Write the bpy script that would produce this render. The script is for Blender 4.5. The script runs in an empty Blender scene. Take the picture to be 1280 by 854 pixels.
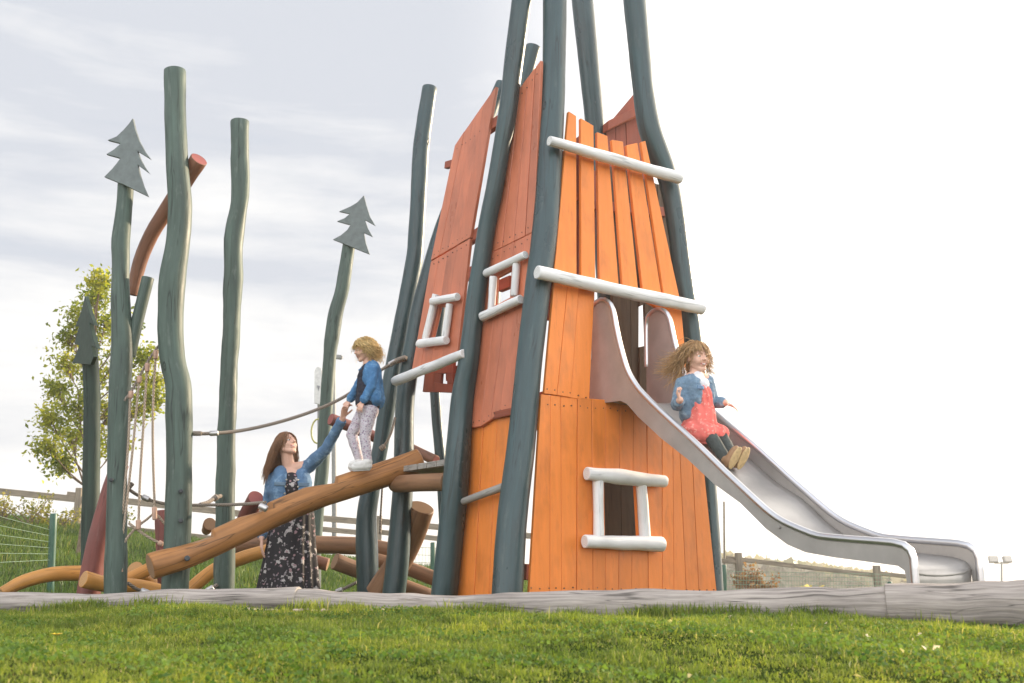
import bpy, bmesh, math, random
import numpy as np
from mathutils import Vector, Matrix, noise as mnoise
R = math.radians
random.seed(7)
scn = bpy.context.scene
COL = scn.collection
# ------------------------------------------------------------------ camera
F = 1244.0; HZ = 695.0; CAMZ = 0.62
TH = math.atan((HZ - 427) / F)
CAM = Vector((0, 0, CAMZ))
FWD = Vector((0, math.cos(TH), math.sin(TH)))
cd = bpy.data.cameras.new('camera'); co = bpy.data.objects.new('camera', cd); COL.objects.link(co)
co.location = CAM; co.rotation_euler = (math.pi / 2 + TH, 0, 0)
cd.sensor_width = 36; cd.lens = F / 1280 * 36; cd.clip_end = 3000; cd.clip_start = 0.05
cd.dof.use_dof = True; cd.dof.focus_distance = 7.2; cd.dof.aperture_fstop = 5.6
scn.camera = co

def ray(px, py):
    x = (px - 640) / F; y = -(py - 427) / F
    return Vector((x, math.cos(TH) - y * math.sin(TH), math.sin(TH) + y * math.cos(TH)))
def at(px, py, d):
    r = ray(px, py); return CAM + r * (d / r.y)
def rad(p, rpx): return rpx * (p - CAM).dot(FWD) / F

class Plane:
    def __init__(s, o, u, lean=0.0):
        s.o = Vector(o); s.U = Vector((u[0], u[1], 0)).normalized()
        n0 = s.U.cross(Vector((0, 0, 1)))
        s.V = (Vector((0, 0, 1)) - n0 * lean).normalized()
        s.N = s.U.cross(s.V).normalized()
    def pt(s, px, py, off=0.0):
        r = ray(px, py); t = (s.o + s.N * off - CAM).dot(s.N) / r.dot(s.N)
        return CAM + r * t
    def uv(s, px, py, off=0.0):
        d = s.pt(px, py, off) - s.o; return (d.dot(s.U), d.dot(s.V))
    def P(s, u, v, off=0.0): return s.o + s.U * u + s.V * v + s.N * off

# ------------------------------------------------------------------ materials
class NT:
    def __init__(s, tree): s.t = tree
    def n(s, typ, **kw):
        nd = s.t.nodes.new(typ)
        for k, v in kw.items():
            if hasattr(nd, k) and not (k in nd.inputs if hasattr(nd, 'inputs') else False): setattr(nd, k, v)
        return nd
    def l(s, a, b): s.t.links.new(a, b)
def new_mat(name):
    m = bpy.data.materials.new(name); m.use_nodes = True
    t = NT(m.node_tree); b = m.node_tree.nodes['Principled BSDF']
    return m, t, b
def ramp(t, stops):
    r = t.n('ShaderNodeValToRGB'); e = r.color_ramp.elements
    while len(e) < len(stops): e.new(0.5)
    for q, (p, c) in zip(e, stops):
        q.position = p; q.color = (*c, 1) if len(c) == 3 else c
    return r
def coords(t, kind, scale):
    tc = t.n('ShaderNodeTexCoord'); mp = t.n('ShaderNodeMapping'); mp.inputs['Scale'].default_value = scale
    t.l(tc.outputs[kind], mp.inputs['Vector']); return mp.outputs['Vector']
def noise(t, vec, scale=1, detail=4, rough=.55, dist=0):
    n = t.n('ShaderNodeTexNoise'); n.inputs['Scale'].default_value = scale; n.inputs['Detail'].default_value = detail
    n.inputs['Roughness'].default_value = rough; n.inputs['Distortion'].default_value = dist
    t.l(vec, n.inputs['Vector']); return n.outputs['Fac']
def mixc(t, fac, a, b, mode='MIX'):
    m = t.n('ShaderNodeMix'); m.data_type = 'RGBA'; m.blend_type = mode
    if isinstance(fac, (int, float)): m.inputs['Factor'].default_value = fac
    else: t.l(fac, m.inputs['Factor'])
    for i, v in ((6, a), (7, b)):
        if isinstance(v, (tuple, list)): m.inputs[i].default_value = (*v[:3], 1)
        else: t.l(v, m.inputs[i])
    return m.outputs[2]
def math_(t, op, a, b=0.0):
    m = t.n('ShaderNodeMath'); m.operation = op
    for i, v in ((0, a), (1, b)):
        if isinstance(v, (int, float)): m.inputs[i].default_value = v
        else: t.l(v, m.inputs[i])
    return m.outputs[0]
def bump(t, b, h, strength=.3, dist=.01, prev=None):
    n = t.n('ShaderNodeBump'); n.inputs['Strength'].default_value = strength; n.inputs['Distance'].default_value = dist
    t.l(h, n.inputs['Height'])
    if prev: t.l(prev, n.inputs['Normal'])
    t.l(n.outputs['Normal'], b.inputs['Normal']); return n.outputs['Normal']
def mul(c, k): return tuple(min(1, x * k) for x in c)

def wood_mat(name, col, rough=.5, lo=.72, hi=1.2, crack=.0, weather=None, island=0.0, bumpk=.35, along=2.0, across=26.0, spec=.4, wamt=.5, knot=0.0):
    """paint or bare wood; the UV runs along the grain first (metres)"""
    m, t, b = new_mat(name)
    v = coords(t, 'UV', (along, across, 1))
    g = noise(t, v, 1, 6, .6, .3)
    r = ramp(t, [(.3, mul(col, lo)), (.55, col), (.75, mul(col, hi))]); t.l(g, r.inputs['Fac'])
    c = r.outputs['Color']
    big = noise(t, coords(t, 'UV', (1.6, 3.0, 1)), 1, 4, .6)
    rb = ramp(t, [(.35, (.78,) * 3), (.5, (1,) * 3), (.7, (1.16,) * 3 if max(col) < .7 else (1,) * 3)]); t.l(big, rb.inputs['Fac'])
    c = mixc(t, 1.0, c, rb.outputs['Color'], 'MULTIPLY')
    if weather:
        w = noise(t, coords(t, 'UV', (3.5, 16, 1)), 1, 8, .7)
        rw = ramp(t, [(.56, (0,) * 3), (.68, (1,) * 3)]); t.l(w, rw.inputs['Fac'])
        c = mixc(t, math_(t, 'MULTIPLY', rw.outputs['Color'], wamt), c, weather)
    kb = None
    if knot:
        vo = t.n('ShaderNodeTexVoronoi'); vo.inputs['Scale'].default_value = 1; vo.inputs['Randomness'].default_value = 1
        kd = noise(t, coords(t, 'UV', (30, 30, 1)), 1, 2)
        t.l(coords(t, 'UV', (2.3, 3.6, 1)), vo.inputs['Vector'])
        dd = math_(t, 'ADD', vo.outputs['Distance'], math_(t, 'MULTIPLY', math_(t, 'SUBTRACT', kd, .5), .06))
        rk_ = ramp(t, [(.02, (knot,) * 3), (.05, (knot * .35,) * 3), (.075, (knot,) * 3), (.10, (0,) * 3)]); t.l(dd, rk_.inputs['Fac'])
        c = mixc(t, rk_.outputs['Color'], c, mul(col, .3)); kb = rk_.outputs['Color']
    if island:
        ge = t.n('ShaderNodeNewGeometry')
        ri = ramp(t, [(0, (1 - island,) * 3), (1, (1 + island,) * 3)]); t.l(ge.outputs['Random Per Island'], ri.inputs['Fac'])
        c = mixc(t, 1.0, c, ri.outputs['Color'], 'MULTIPLY')
    if crack:
        ck = noise(t, coords(t, 'UV', (.8, 11, 1)), 1, 3, .5, .5)
        d = math_(t, 'ABSOLUTE', math_(t, 'SUBTRACT', ck, .5))
        rk = ramp(t, [(.0, (crack,) * 3), (.018, (0,) * 3)]); t.l(d, rk.inputs['Fac'])
        msk = noise(t, coords(t, 'UV', (1.0, 3.0, 1)), 1.3, 2)
        rm = ramp(t, [(.44, (0,) * 3), (.52, (1,) * 3)]); t.l(msk, rm.inputs['Fac'])
        c = mixc(t, math_(t, 'MULTIPLY', rk.outputs['Color'], rm.outputs['Color']), c, mul(col, .25))
    t.l(c, b.inputs['Base Color'])
    rr = ramp(t, [(.3, (rough - .1,) * 3), (.7, (rough + .15,) * 3)]); t.l(big, rr.inputs['Fac']); t.l(rr.outputs['Color'], b.inputs['Roughness'])
    b.inputs['Specular IOR Level'].default_value = spec
    p = bump(t, b, g, bumpk, .004)
    p = bump(t, b, noise(t, coords(t, 'UV', (5, 9, 1)), 1, 3), .35, .012, p)
    if kb: bump(t, b, kb, .6, .01, p)
    return m
def plain_mat(name, col, rough=.5, var=.15, scale=20, metal=0.0, bumpk=.0, kind='Object', spec=.5):
    m, t, b = new_mat(name)
    n = noise(t, coords(t, kind, (1, 1, 1)), scale, 5, .6)
    r = ramp(t, [(.3, mul(col, 1 - var)), (.7, mul(col, 1 + var))]); t.l(n, r.inputs['Fac'])
    t.l(r.outputs['Color'], b.inputs['Base Color'])
    b.inputs['Roughness'].default_value = rough; b.inputs['Metallic'].default_value = metal
    b.inputs['Specular IOR Level'].default_value = spec
    if bumpk: bump(t, b, n, bumpk, .005)
    return m
def leaf_mat(name, c1, c2, trans=.45, patch=1.0, dry=None, rough=.5):
    m, t, b = new_mat(name)
    ge = t.n('ShaderNodeNewGeometry')
    mid = tuple((p + q) / 2 for p, q in zip(c1, c2))
    stops = [(0, c1), (.5, mid), (.93 if dry else 1, c2)]
    if dry: stops.append((1, dry))
    r = ramp(t, stops); t.l(ge.outputs['Random Per Island'], r.inputs['Fac'])
    n = noise(t, coords(t, 'Object', (1, 1, 1)), patch, 6, .7)
    rn = ramp(t, [(.34, (.45, .58, .5)), (.48, (1, 1, 1)), (.64, (1.5, 1.32, 1.15))]); t.l(n, rn.inputs['Fac'])
    c = mixc(t, 1.0, r.outputs['Color'], rn.outputs['Color'], 'MULTIPLY')
    t.l(c, b.inputs['Base Color']); b.inputs['Roughness'].default_value = rough
    b.inputs['Specular IOR Level'].default_value = .3
    tr = t.n('ShaderNodeBsdfTranslucent')
    t.l(mixc(t, 1.0, c, (1.5, 1.5, .6), 'MULTIPLY'), tr.inputs['Color'])
    mx = t.n('ShaderNodeMixShader'); mx.inputs[0].default_value = trans
    t.l(b.outputs[0], mx.inputs[1]); t.l(tr.outputs[0], mx.inputs[2])
    t.l(mx.outputs[0], m.node_tree.nodes['Material Output'].inputs['Surface'])
    return m

M = {}
M['teal'] = wood_mat('teal_paint', (.027, .060, .066), .32, .65, 1.35, .8, (.10, .13, .115), knot=.9, bumpk=.7, along=1.2, across=14, spec=.55, wamt=.35)
M['teal_old'] = wood_mat('weathered_green_paint', (.076, .112, .092), .5, .65, 1.35, .85, (.14, .175, .15), knot=.9, bumpk=.8, along=1.2, across=14, spec=.35, wamt=.8)
M['deep_green'] = wood_mat('deep_green_paint', (.034, .055, .042), .6, .65, 1.35, .8, (.06, .085, .06), knot=.8, bumpk=.4, along=1.2, across=14, spec=.3, wamt=.5)
M['teal_board'] = plain_mat('grey_green_board', (.13, .155, .15), .5, .2, 14)
M['backlit_board'] = plain_mat('backlit_green_board', (.04, .06, .045), .7, .2, 14, spec=.2)  # darker copy of the green board, backlit shade put into its colour
M['orange'] = wood_mat('orange_paint', (.77, .225, .040), .40, .92, 1.06, 0, (.50, .135, .03), island=.12, bumpk=.12, spec=.35)
M['salmon'] = wood_mat('sky_sheen_red_orange_paint', (.55, .17, .088), .34, .92, 1.05, 0, (.42, .12, .06), island=.10, bumpk=.12, spec=.5)  # redder paint with the sky's sheen mixed into its base colour
M['redbrown'] = wood_mat('red_brown_paint', (.30, .075, .04), .5, .85, 1.12, 0, island=.1, bumpk=.15, spec=.35)
M['darkwood'] = wood_mat('shaded_brown_wood', (.10, .058, .03), .7, .75, 1.2, .5, bumpk=.3)  # brown wood darkened to hold the shade inside the tower
M['redlog'] = wood_mat('dark_red_log_paint', (.20, .062, .05), .5, .8, 1.2, .6, (.28, .14, .12), bumpk=.3, along=1.2, across=14)
M['brownred'] = wood_mat('red_brown_log', (.26, .115, .065), .5, .8, 1.2, .5, bumpk=.3, along=1.2, across=14)
M['white'] = wood_mat('white_paint', (.82, .81, .80), .55, .90, 1.03, .5, (.60, .58, .55), knot=.35, bumpk=.25, along=1.5, across=14, wamt=.4)
M['ramp'] = wood_mat('oiled_brown_log', (.37, .165, .052), .5, .62, 1.3, .9, (.22, .09, .03), knot=.8, bumpk=.35, along=1.5, across=22)
M['honey'] = wood_mat('honey_log', (.56, .26, .06), .45, .78, 1.18, .6, knot=.6, bumpk=.3, along=1.4, across=18)
M['brownlog'] = wood_mat('brown_log', (.27, .14, .07), .6, .7, 1.25, .7, bumpk=.4, along=1.5, across=20)
M['greywood'] = wood_mat('weathered_grey_wood', (.36, .335, .305), .8, .7, 1.2, .9, (.24, .21, .18), bumpk=.6, along=1.5, across=22, spec=.2)
M['pebble'] = plain_mat('pale_pebble', (.42, .33, .27), .8, .4, 6)
M['borderlog'] = wood_mat('silver_grey_log', (.38, .335, .30), .85, .6, 1.3, .97, (.19, .16, .13), knot=.6, bumpk=.6, along=4, across=70, spec=.2, wamt=.75)
M['fence'] = wood_mat('fence_wood', (.27, .225, .17), .8, .7, 1.25, .6, bumpk=.5, spec=.2)
def endgrain(name, col):
    m, t, b = new_mat(name)
    v = coords(t, 'UV', (1, 1, 1))
    w = t.n('ShaderNodeTexWave'); w.wave_type = 'RINGS'; w.rings_direction = 'Z'; w.inputs['Scale'].default_value = 28; w.inputs['Distortion'].default_value = 1.5; w.inputs['Detail'].default_value = 3
    t.l(v, w.inputs['Vector'])
    r = ramp(t, [(.2, mul(col, .75)), (.8, mul(col, 1.1))]); t.l(w.outputs['Fac'], r.inputs['Fac'])
    t.l(r.outputs['Color'], b.inputs['Base Color']); b.inputs['Roughness'].default_value = .75
    bump(t, b, w.outputs['Fac'], .3, .003); return m
M['end_brown'] = endgrain('end_grain_brown', (.33, .19, .10))
M['end_honey'] = endgrain('end_grain_honey', (.50, .28, .11))
M['end_red'] = endgrain('end_grain_red', (.34, .10, .085))
M['end_teal'] = endgrain('end_grain_teal', (.10, .14, .14))
M['end_grey'] = endgrain('end_grain_grey', (.36, .33, .29))
M['end_white'] = endgrain('end_grain_white', (.74, .73, .71))
M['screw'] = plain_mat('dark_screw', (.07, .035, .02), .5)
M['bolt'] = plain_mat('dark_bolt', (.04, .045, .05), .45, .2, 30)
M['steel'] = plain_mat('brushed_steel', (.39, .372, .355), .36, .14, 5, .45)
M['rail'] = plain_mat('polished_rail', (.62, .62, .64), .28, .05, 6, .9)
M['green_steel'] = plain_mat('green_coated_steel', (.025, .09, .055), .4)
M['wire'] = plain_mat('green_wire', (.20, .30, .20), .5)
M['skin'] = plain_mat('skin', (.72, .43, .32), .5, .05, 25)
M['lips'] = plain_mat('lips', (.50, .17, .15), .45, .05, 25)
M['eye'] = plain_mat('eye_white', (.75, .73, .70), .2, .02, 5)
M['iris'] = plain_mat('iris', (.035, .03, .025), .2)
M['teeth'] = plain_mat('teeth', (.8, .78, .72), .3, .02)
for nm, c in (('hair_brown', (.26, .125, .055)), ('hair_blond', (.72, .48, .21)), ('hair_dark_blond', (.47, .285, .13))):
    m, t, b = new_mat(nm)
    ge = t.n('ShaderNodeNewGeometry'); r = ramp(t, [(0, mul(c, .45)), (1, mul(c, 1.55))]); t.l(ge.outputs['Random Per Island'], r.inputs['Fac'])
    n = noise(t, coords(t, 'Object', (60, 60, 8)), 1, 3); c2 = mixc(t, .5, r.outputs['Color'], mixc(t, n, mul(c, .5), mul(c, 1.5)))
    t.l(c2, b.inputs['Base Color']); b.inputs['Roughness'].default_value = .42; M[nm] = m
    tr = t.n('ShaderNodeBsdfTranslucent'); t.l(c2, tr.inputs['Color']); mx = t.n('ShaderNodeMixShader'); mx.inputs[0].default_value = .2; t.l(b.outputs[0], mx.inputs[1]); t.l(tr.outputs[0], mx.inputs[2]); t.l(mx.outputs[0], m.node_tree.nodes['Material Output'].inputs['Surface'])
def denim(name, c, worn):
    m, t, b = new_mat(name)
    n = noise(t, coords(t, 'Object', (1, 1, 1)), 14, 6, .65); r = ramp(t, [(.32, mul(c, .7)), (.52, c), (.72, worn)]); t.l(n, r.inputs['Fac'])
    n2 = noise(t, coords(t, 'Object', (1, 1, 1)), 260, 2); c2 = mixc(t, .25, r.outputs['Color'], mixc(t, n2, mul(c, .5), worn))
    t.l(c2, b.inputs['Base Color']); b.inputs['Roughness'].default_value = .85; bump(t, b, n, .7, .012); return m
M['denim_mid'] = denim('mid_blue_denim', (.075, .175, .33), (.36, .52, .68))
M['denim_light'] = denim('light_blue_denim', (.12, .21, .31), (.42, .52, .60))
M['denim_bright'] = denim('bright_blue_denim', (.04, .16, .36), (.22, .43, .64))
M['stitch'] = plain_mat('denim_seam', (.30, .42, .55), .8)
M['button'] = plain_mat('metal_button', (.55, .5, .42), .3, .1, 20, .8)
def floral(name, base, cols, s, thr):
    m, t, b = new_mat(name); c = base
    for i, (col, k, th_) in enumerate(cols):
        vo = t.n('ShaderNodeTexVoronoi'); vo.inputs['Scale'].default_value = s * k
        w = noise(t, coords(t, 'Object', (1, 1, 1)), s * 2.6, 2)
        vec = t.n('ShaderNodeVectorMath'); vec.operation = 'ADD'
        t.l(coords(t, 'Object', (1, .55, 1)), vec.inputs[0]); vec.inputs[1].default_value = (i * .37, .1 * i, .21 * i)
        t.l(vec.outputs[0], vo.inputs['Vector'])
        d = math_(t, 'ADD', vo.outputs['Distance'], math_(t, 'MULTIPLY', math_(t, 'SUBTRACT', w, .5), 1.3))
        cut = ramp(t, [(th_ - .03, (1,) * 3), (th_ + .03, (0,) * 3)]); t.l(d, cut.inputs['Fac'])
        c = mixc(t, cut.outputs['Color'], c, col)
    t.l(c, b.inputs['Base Color']); b.inputs['Roughness'].default_value = .8
    n = noise(t, coords(t, 'Object', (8, 8, 2)), 1, 3); bump(t, b, n, .4, .02); return m
M['dress'] = floral('black_floral_cloth', (.016, .014, .018), [((.48, .44, .43), 1, .27), ((.22, .18, .20), 2.1, .2), ((.36, .22, .24), 1.4, .14)], 15, 0)
M['legging_dot'] = floral('dotted_legging_cloth', (.56, .52, .56), [((.25, .20, .28), 1, .30), ((.45, .28, .36), 1.7, .25)], 55, 0)
M['red_dress'] = floral('coral_dress_cloth', (.78, .165, .135), [((.85, .34, .28), 1, .25)], 40, 0)
M['navy'] = plain_mat('navy_cloth', (.018, .02, .035), .85, .2, 30)
M['white_cloth'] = plain_mat('white_cloth', (.72, .71, .74), .8, .06, 20)
M['dark_legging'] = plain_mat('charcoal_legging', (.045, .055, .052), .8, .2, 30)
M['shoe_white'] = plain_mat('white_shoe', (.68, .66, .63), .6, .08, 30)
M['shoe_brown'] = plain_mat('tan_shoe', (.30, .17, .085), .6, .15, 30)
M['sole'] = plain_mat('tan_sole', (.47, .33, .16), .7, .2, 50, bumpk=.5)
def rope_mat(name, c):
    m, t, b = new_mat(name)
    w = t.n('ShaderNodeTexWave'); w.inputs['Scale'].default_value = 1; w.wave_type = 'BANDS'; w.bands_direction = 'DIAGONAL'
    t.l(coords(t, 'UV', (26, 40, 1)), w.inputs['Vector'])
    r = ramp(t, [(.1, mul(c, .45)), (.6, mul(c, 1.1))]); t.l(w.outputs['Fac'], r.inputs['Fac'])
    t.l(r.outputs['Color'], b.inputs['Base Color']); b.inputs['Roughness'].default_value = .85
    bump(t, b, w.outputs['Fac'], .9, .006); return m
M['rope'] = rope_mat('grey_brown_rope', (.36, .30, .245))
M['rope_pale'] = rope_mat('pale_rope', (.56, .44, .33))
M['clamp'] = plain_mat('aluminium_clamp', (.55, .53, .52), .4, .1, 20, .8)
M['fitting'] = plain_mat('rope_fitting', (.48, .30, .22), .6)
M['signgrey'] = plain_mat('pale_grey_sign', (.66, .65, .62), .5)
M['signdark'] = plain_mat('sign_mark', (.25, .25, .26), .5)
M['yellow'] = plain_mat('olive_yellow_plastic', (.42, .40, .14), .5)
M['lampgrey'] = plain_mat('lamp_grey', (.22, .22, .21), .5, .15, 10)
M['glass'] = plain_mat('lamp_glass', (.45, .42, .38), .15)
M['grass'] = leaf_mat('grass_blades', (.085, .138, .023), (.235, .29, .058), .45, 1.3, (.46, .40, .22), .65)
M['clover'] = leaf_mat('clover_leaf', (.075, .14, .03), (.14, .23, .045), .35, 2, None, .8)
M['meadow'] = leaf_mat('meadow_grass', (.045, .095, .018), (.11, .17, .03), .35, .8, (.30, .27, .10))
M['leaf'] = leaf_mat('tree_leaf', (.14, .185, .03), (.36, .365, .075), .6, 1.5)
M['shrubleaf'] = leaf_mat('shrub_leaf', (.13, .15, .03), (.32, .28, .07), .5, 2)
M['redleaf'] = leaf_mat('rust_leaf', (.20, .10, .06), (.34, .20, .12), .4, 2)
M['paleleaf'] = leaf_mat('pale_leaf', (.40, .36, .22), (.58, .50, .32), .4, 2)
M['farleaf'] = leaf_mat('far_foliage', (.20, .19, .15), (.30, .28, .21), .3, .2)  # foliage colour lightened to carry the haze of distance
M['bark'] = plain_mat('bark', (.17, .12, .08), .9, .35, 30, bumpk=.8)
M['litter'] = leaf_mat('dry_leaf', (.55, .48, .38), (.72, .66, .56), .3, 2)
M['dandelion'] = plain_mat('yellow_petal', (.75, .50, .03), .6)
# ground
m, t, b = new_mat('ground_soil_and_turf')
n1 = noise(t, coords(t, 'Object', (1, 1, 1)), .9, 6, .6); n2 = noise(t, coords(t, 'Object', (1, 1, 1)), 40, 5, .7)
r1 = ramp(t, [(.35, (.035, .06, .014)), (.52, (.05, .08, .018)), (.66, (.085, .075, .04))]); t.l(n1, r1.inputs['Fac'])
r2 = ramp(t, [(.3, (.5, .5, .5)), (.7, (1.2, 1.2, 1.2))]); t.l(n2, r2.inputs['Fac'])
t.l(mixc(t, 1.0, r1.outputs['Color'], r2.outputs['Color'], 'MULTIPLY'), b.inputs['Base Color']); b.inputs['Roughness'].default_value = 1.0; b.inputs['Specular IOR Level'].default_value = 0
bump(t, b, n2, 1.0, .03); M['ground'] = m

# ------------------------------------------------------------------ mesh helpers
def tag(o, label=None, cat=None, group=None, kind=None):
    for k, v in (('label', label), ('category', cat), ('group', group), ('kind', kind)):
        if v: o[k] = v
    return o
class MB:
    def __init__(s): s.v = []; s.f = []; s.uv = []; s.mi = []; s.sm = []
    def vert(s, p): s.v.append(tuple(p)); return len(s.v) - 1
    def face(s, idx, uv=None, mi=0, smooth=True):
        s.f.append(tuple(idx)); s.uv.append(uv or [(0, 0)] * len(idx)); s.mi.append(mi); s.sm.append(smooth)
    def build(s, name, mats, parent=None):
        me = bpy.data.meshes.new(name); me.from_pydata(s.v, [], s.f); 
        ul = me.uv_layers.new(name='UVMap')
        ul.data.foreach_set('uv', np.array([c for f in s.uv for p in f for c in p], dtype=np.float32))
        me.polygons.foreach_set('material_index', s.mi); me.polygons.foreach_set('use_smooth', s.sm)
        for m_ in (mats if isinstance(mats, (list, tuple)) else [mats]): me.materials.append(m_)
        me.update()
        return link(bpy.data.objects.new(name, me), parent)
def link(o, parent=None):
    COL.objects.link(o)
    if parent is not None:
        o.parent = parent       # every mesh is written in world coordinates
        if parent.type == 'EMPTY': o.matrix_parent_inverse = Matrix.Translation(-parent.location)
    return o
def empty(name, loc, label, cat, group=None):
    o = bpy.data.objects.new(name, None); o.location = loc; o.empty_display_size = .2; COL.objects.link(o)
    return tag(o, label, cat, group)

def catmull(pts, rs, step):
    pts = [Vector(p) for p in pts]; out = []; ro = []
    n = len(pts)
    for i in range(n - 1):
        p0 = pts[max(0, i - 1)]; p1 = pts[i]; p2 = pts[i + 1]; p3 = pts[min(n - 1, i + 2)]
        if i == 0: p0 = p1 * 2 - p2
        if i == n - 2: p3 = p2 * 2 - p1
        k = max(1, int((p2 - p1).length / step))
        for j in range(k):
            u = j / k
            out.append(.5 * ((2 * p1) + (p2 - p0) * u + (2 * p0 - 5 * p1 + 4 * p2 - p3) * u * u + (3 * p1 - p0 - 3 * p2 + p3) * u ** 3))
            ro.append(rs[i] + (rs[i + 1] - rs[i]) * (u * u * (3 - 2 * u)))
    out.append(pts[-1]); ro.append(rs[-1]); return out, ro

def tube(mb, pts, rs, segs=18, seed=0, amp=.05, step=.06, cap=1, bev=.10, freq=3.0, cut=None, mi=0, capmi=1, squash=1.0, groove=0.0):
    P, Rr = catmull(pts, rs, step); n = len(P)
    T = [(P[min(n - 1, i + 1)] - P[max(0, i - 1)]).normalized() for i in range(n)]
    up = Vector((0, 0, 1)) if abs(T[0].z) < .8 else Vector((0, -1, 0))
    a = (up - T[0] * up.dot(T[0])).normalized()
    rings = []; s = 0; so = Vector((seed * 7.13, seed * 3.7, seed * 1.9)); uvs = []
    L = [0]
    for i in range(1, n): L.append(L[-1] + (P[i] - P[i - 1]).length)
    sec = []
    for i in range(n): sec.append((P[i], T[i], Rr[i], L[i]))
    if cap:  # bevelled ends
        r0, r1 = Rr[0], Rr[-1]
        sec = [(P[0], T[0], r0 * (1 - bev), L[0] - 1e-4), (P[0] + T[0] * r0 * bev * .45, T[0], r0 * (1 - bev * .25), L[0])] + \
              [(P[0] + T[0] * r0 * bev * 1.1, T[0], r0, L[0] + .01)] + sec[1:-1] + \
              [(P[-1] - T[-1] * r1 * bev * 1.1, T[-1], r1, L[-1] - .01), (P[-1] - T[-1] * r1 * bev * .45, T[-1], r1 * (1 - bev * .25), L[-1]), (P[-1], T[-1], r1 * (1 - bev), L[-1] + 1e-4)]
    for (p, tt, r, l) in sec:
        a = (a - tt * a.dot(tt)).normalized(); c = tt.cross(a)
        ring = []
        for k in range(segs):
            an = 2 * math.pi * k / segs
            d = a * math.cos(an) + c * math.sin(an) * squash
            q = Vector((math.cos(an) * .6, math.sin(an) * .6, l * freq)) + so
            rr = r * (1 + amp * mnoise.noise(q) + amp * .5 * mnoise.noise(q * 2.7) + groove * mnoise.noise(Vector((math.cos(an) * 5, math.sin(an) * 5, l * 2.2)) + so))
            if cut:
                h = cut(l / max(L[-1], 1e-6)) * r; x = rr * math.cos(an)
                if x > h:
                    v = p + d * rr - a * (x - h)
                    ring.append(mb.vert(v)); continue
            ring.append(mb.vert(p + d * rr))
        rings.append(ring)
    per = 2 * math.pi * max(Rr)
    for i in range(len(rings) - 1):
        l0, l1 = sec[i][3], sec[i + 1][3]
        for k in range(segs):
            k2 = (k + 1) % segs; v0 = k / segs * per; v1 = (k + 1) / segs * per; o = seed * .37
            mb.face((rings[i][k], rings[i][k2], rings[i + 1][k2], rings[i + 1][k]), [(l0 + o, v0), (l0 + o, v1), (l1 + o, v1), (l1 + o, v0)], mi)
    if cap:
        for ring, p, r, flip in ((rings[0], sec[0][0], Rr[0], 1), (rings[-1], sec[-1][0], Rr[-1], 0)):
            c = mb.vert(p)
            for k in range(segs):
                k2 = (k + 1) % segs
                u = lambda q: (math.cos(2 * math.pi * q / segs) * r, math.sin(2 * math.pi * q / segs) * r)
                idx = (c, ring[k2], ring[k]) if flip else (c, ring[k], ring[k2])
                uvv = [(0, 0), u(k2), u(k)] if flip else [(0, 0), u(k), u(k2)]
                mb.face(idx, uvv, capmi, False)
def log(name, pts, rs, mats, parent=None, **kw):
    mb = MB(); kw.setdefault('seed', random.randint(1, 60)); tube(mb, pts, rs, **kw)
    return mb.build(name, mats, parent)
def pix(pp, d0, d1=None):
    """pixel track bottom->top with a depth that runs from d0 to d1"""
    if d1 is None: d1 = d0
    n = len(pp); ys = [p[1] for p in pp]; out = []; rs = []
    for p in pp:
        k = (p[1] - ys[0]) / (ys[-1] - ys[0]) if ys[-1] != ys[0] else 0
        q = at(p[0], p[1], d0 + (d1 - d0) * k); out.append(q); rs.append(rad(q, p[2]))
    return out, rs
def pixd(pp):
    out = [at(p[0], p[1], p[3]) for p in pp]; return out, [rad(q, p[2]) for q, p in zip(out, pp)]
def grounded(pts, rs, z=-.12):
    p = pts[0]; d = (pts[0] - pts[1]).normalized(); 
    k = (z - p.z) / d.z if d.z < -.3 else 0
    q = p + d * k if d.z < -.3 else Vector((p.x, p.y, z))
    return [q] + pts, [rs[0] * 1.03] + rs
def box(mb, c, ax, half, mi=0, uvo=0.0, long=0):
    c = Vector(c); idx = {}
    for i in (-1, 1):
        for j in (-1, 1):
            for k in (-1, 1): idx[i, j, k] = mb.vert(c + ax[0] * half[0] * i + ax[1] * half[1] * j + ax[2] * half[2] * k)
    for axis in range(3):
        o1, o2 = [q for q in range(3) if q != axis]
        if o2 == long: o1, o2 = o2, o1
        for s in (-1, 1):
            quad = []; uv = []
            for (a, b_) in ((-1, -1), (1, -1), (1, 1), (-1, 1)):
                key = [0, 0, 0]; key[axis] = s; key[o1] = a; key[o2] = b_; quad.append(idx[tuple(key)]); uv.append((a * half[o1] + uvo, b_ * half[o2] + uvo))
            mb.face(quad, uv, mi, False)
def fixn(o, bev=0.0, seg=2):
    bm = bmesh.new(); bm.from_mesh(o.data)
    bmesh.ops.recalc_face_normals(bm, faces=bm.faces)
    if bev:
        bm.normal_update()
        es = [e for e in bm.edges if len(e.link_faces) == 2 and e.calc_face_angle(0) > .6]
        bmesh.ops.bevel(bm, geom=es, offset=bev, segments=seg, affect='EDGES', clamp_overlap=True)
    bm.to_mesh(o.data); bm.free(); return o
def bar(mb, p, q, w, h, mi=0, uvo=0.0, roll=None):
    p = Vector(p); q = Vector(q); x = (q - p).normalized(); up = roll or (Vector((0, 0, 1)) if abs(x.z) < .9 else Vector((0, 1, 0)))
    y = up.cross(x).normalized(); z = x.cross(y); box(mb, (p + q) / 2, (x, y, z), ((q - p).length / 2, w / 2, h / 2), mi, uvo, 0)
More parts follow.
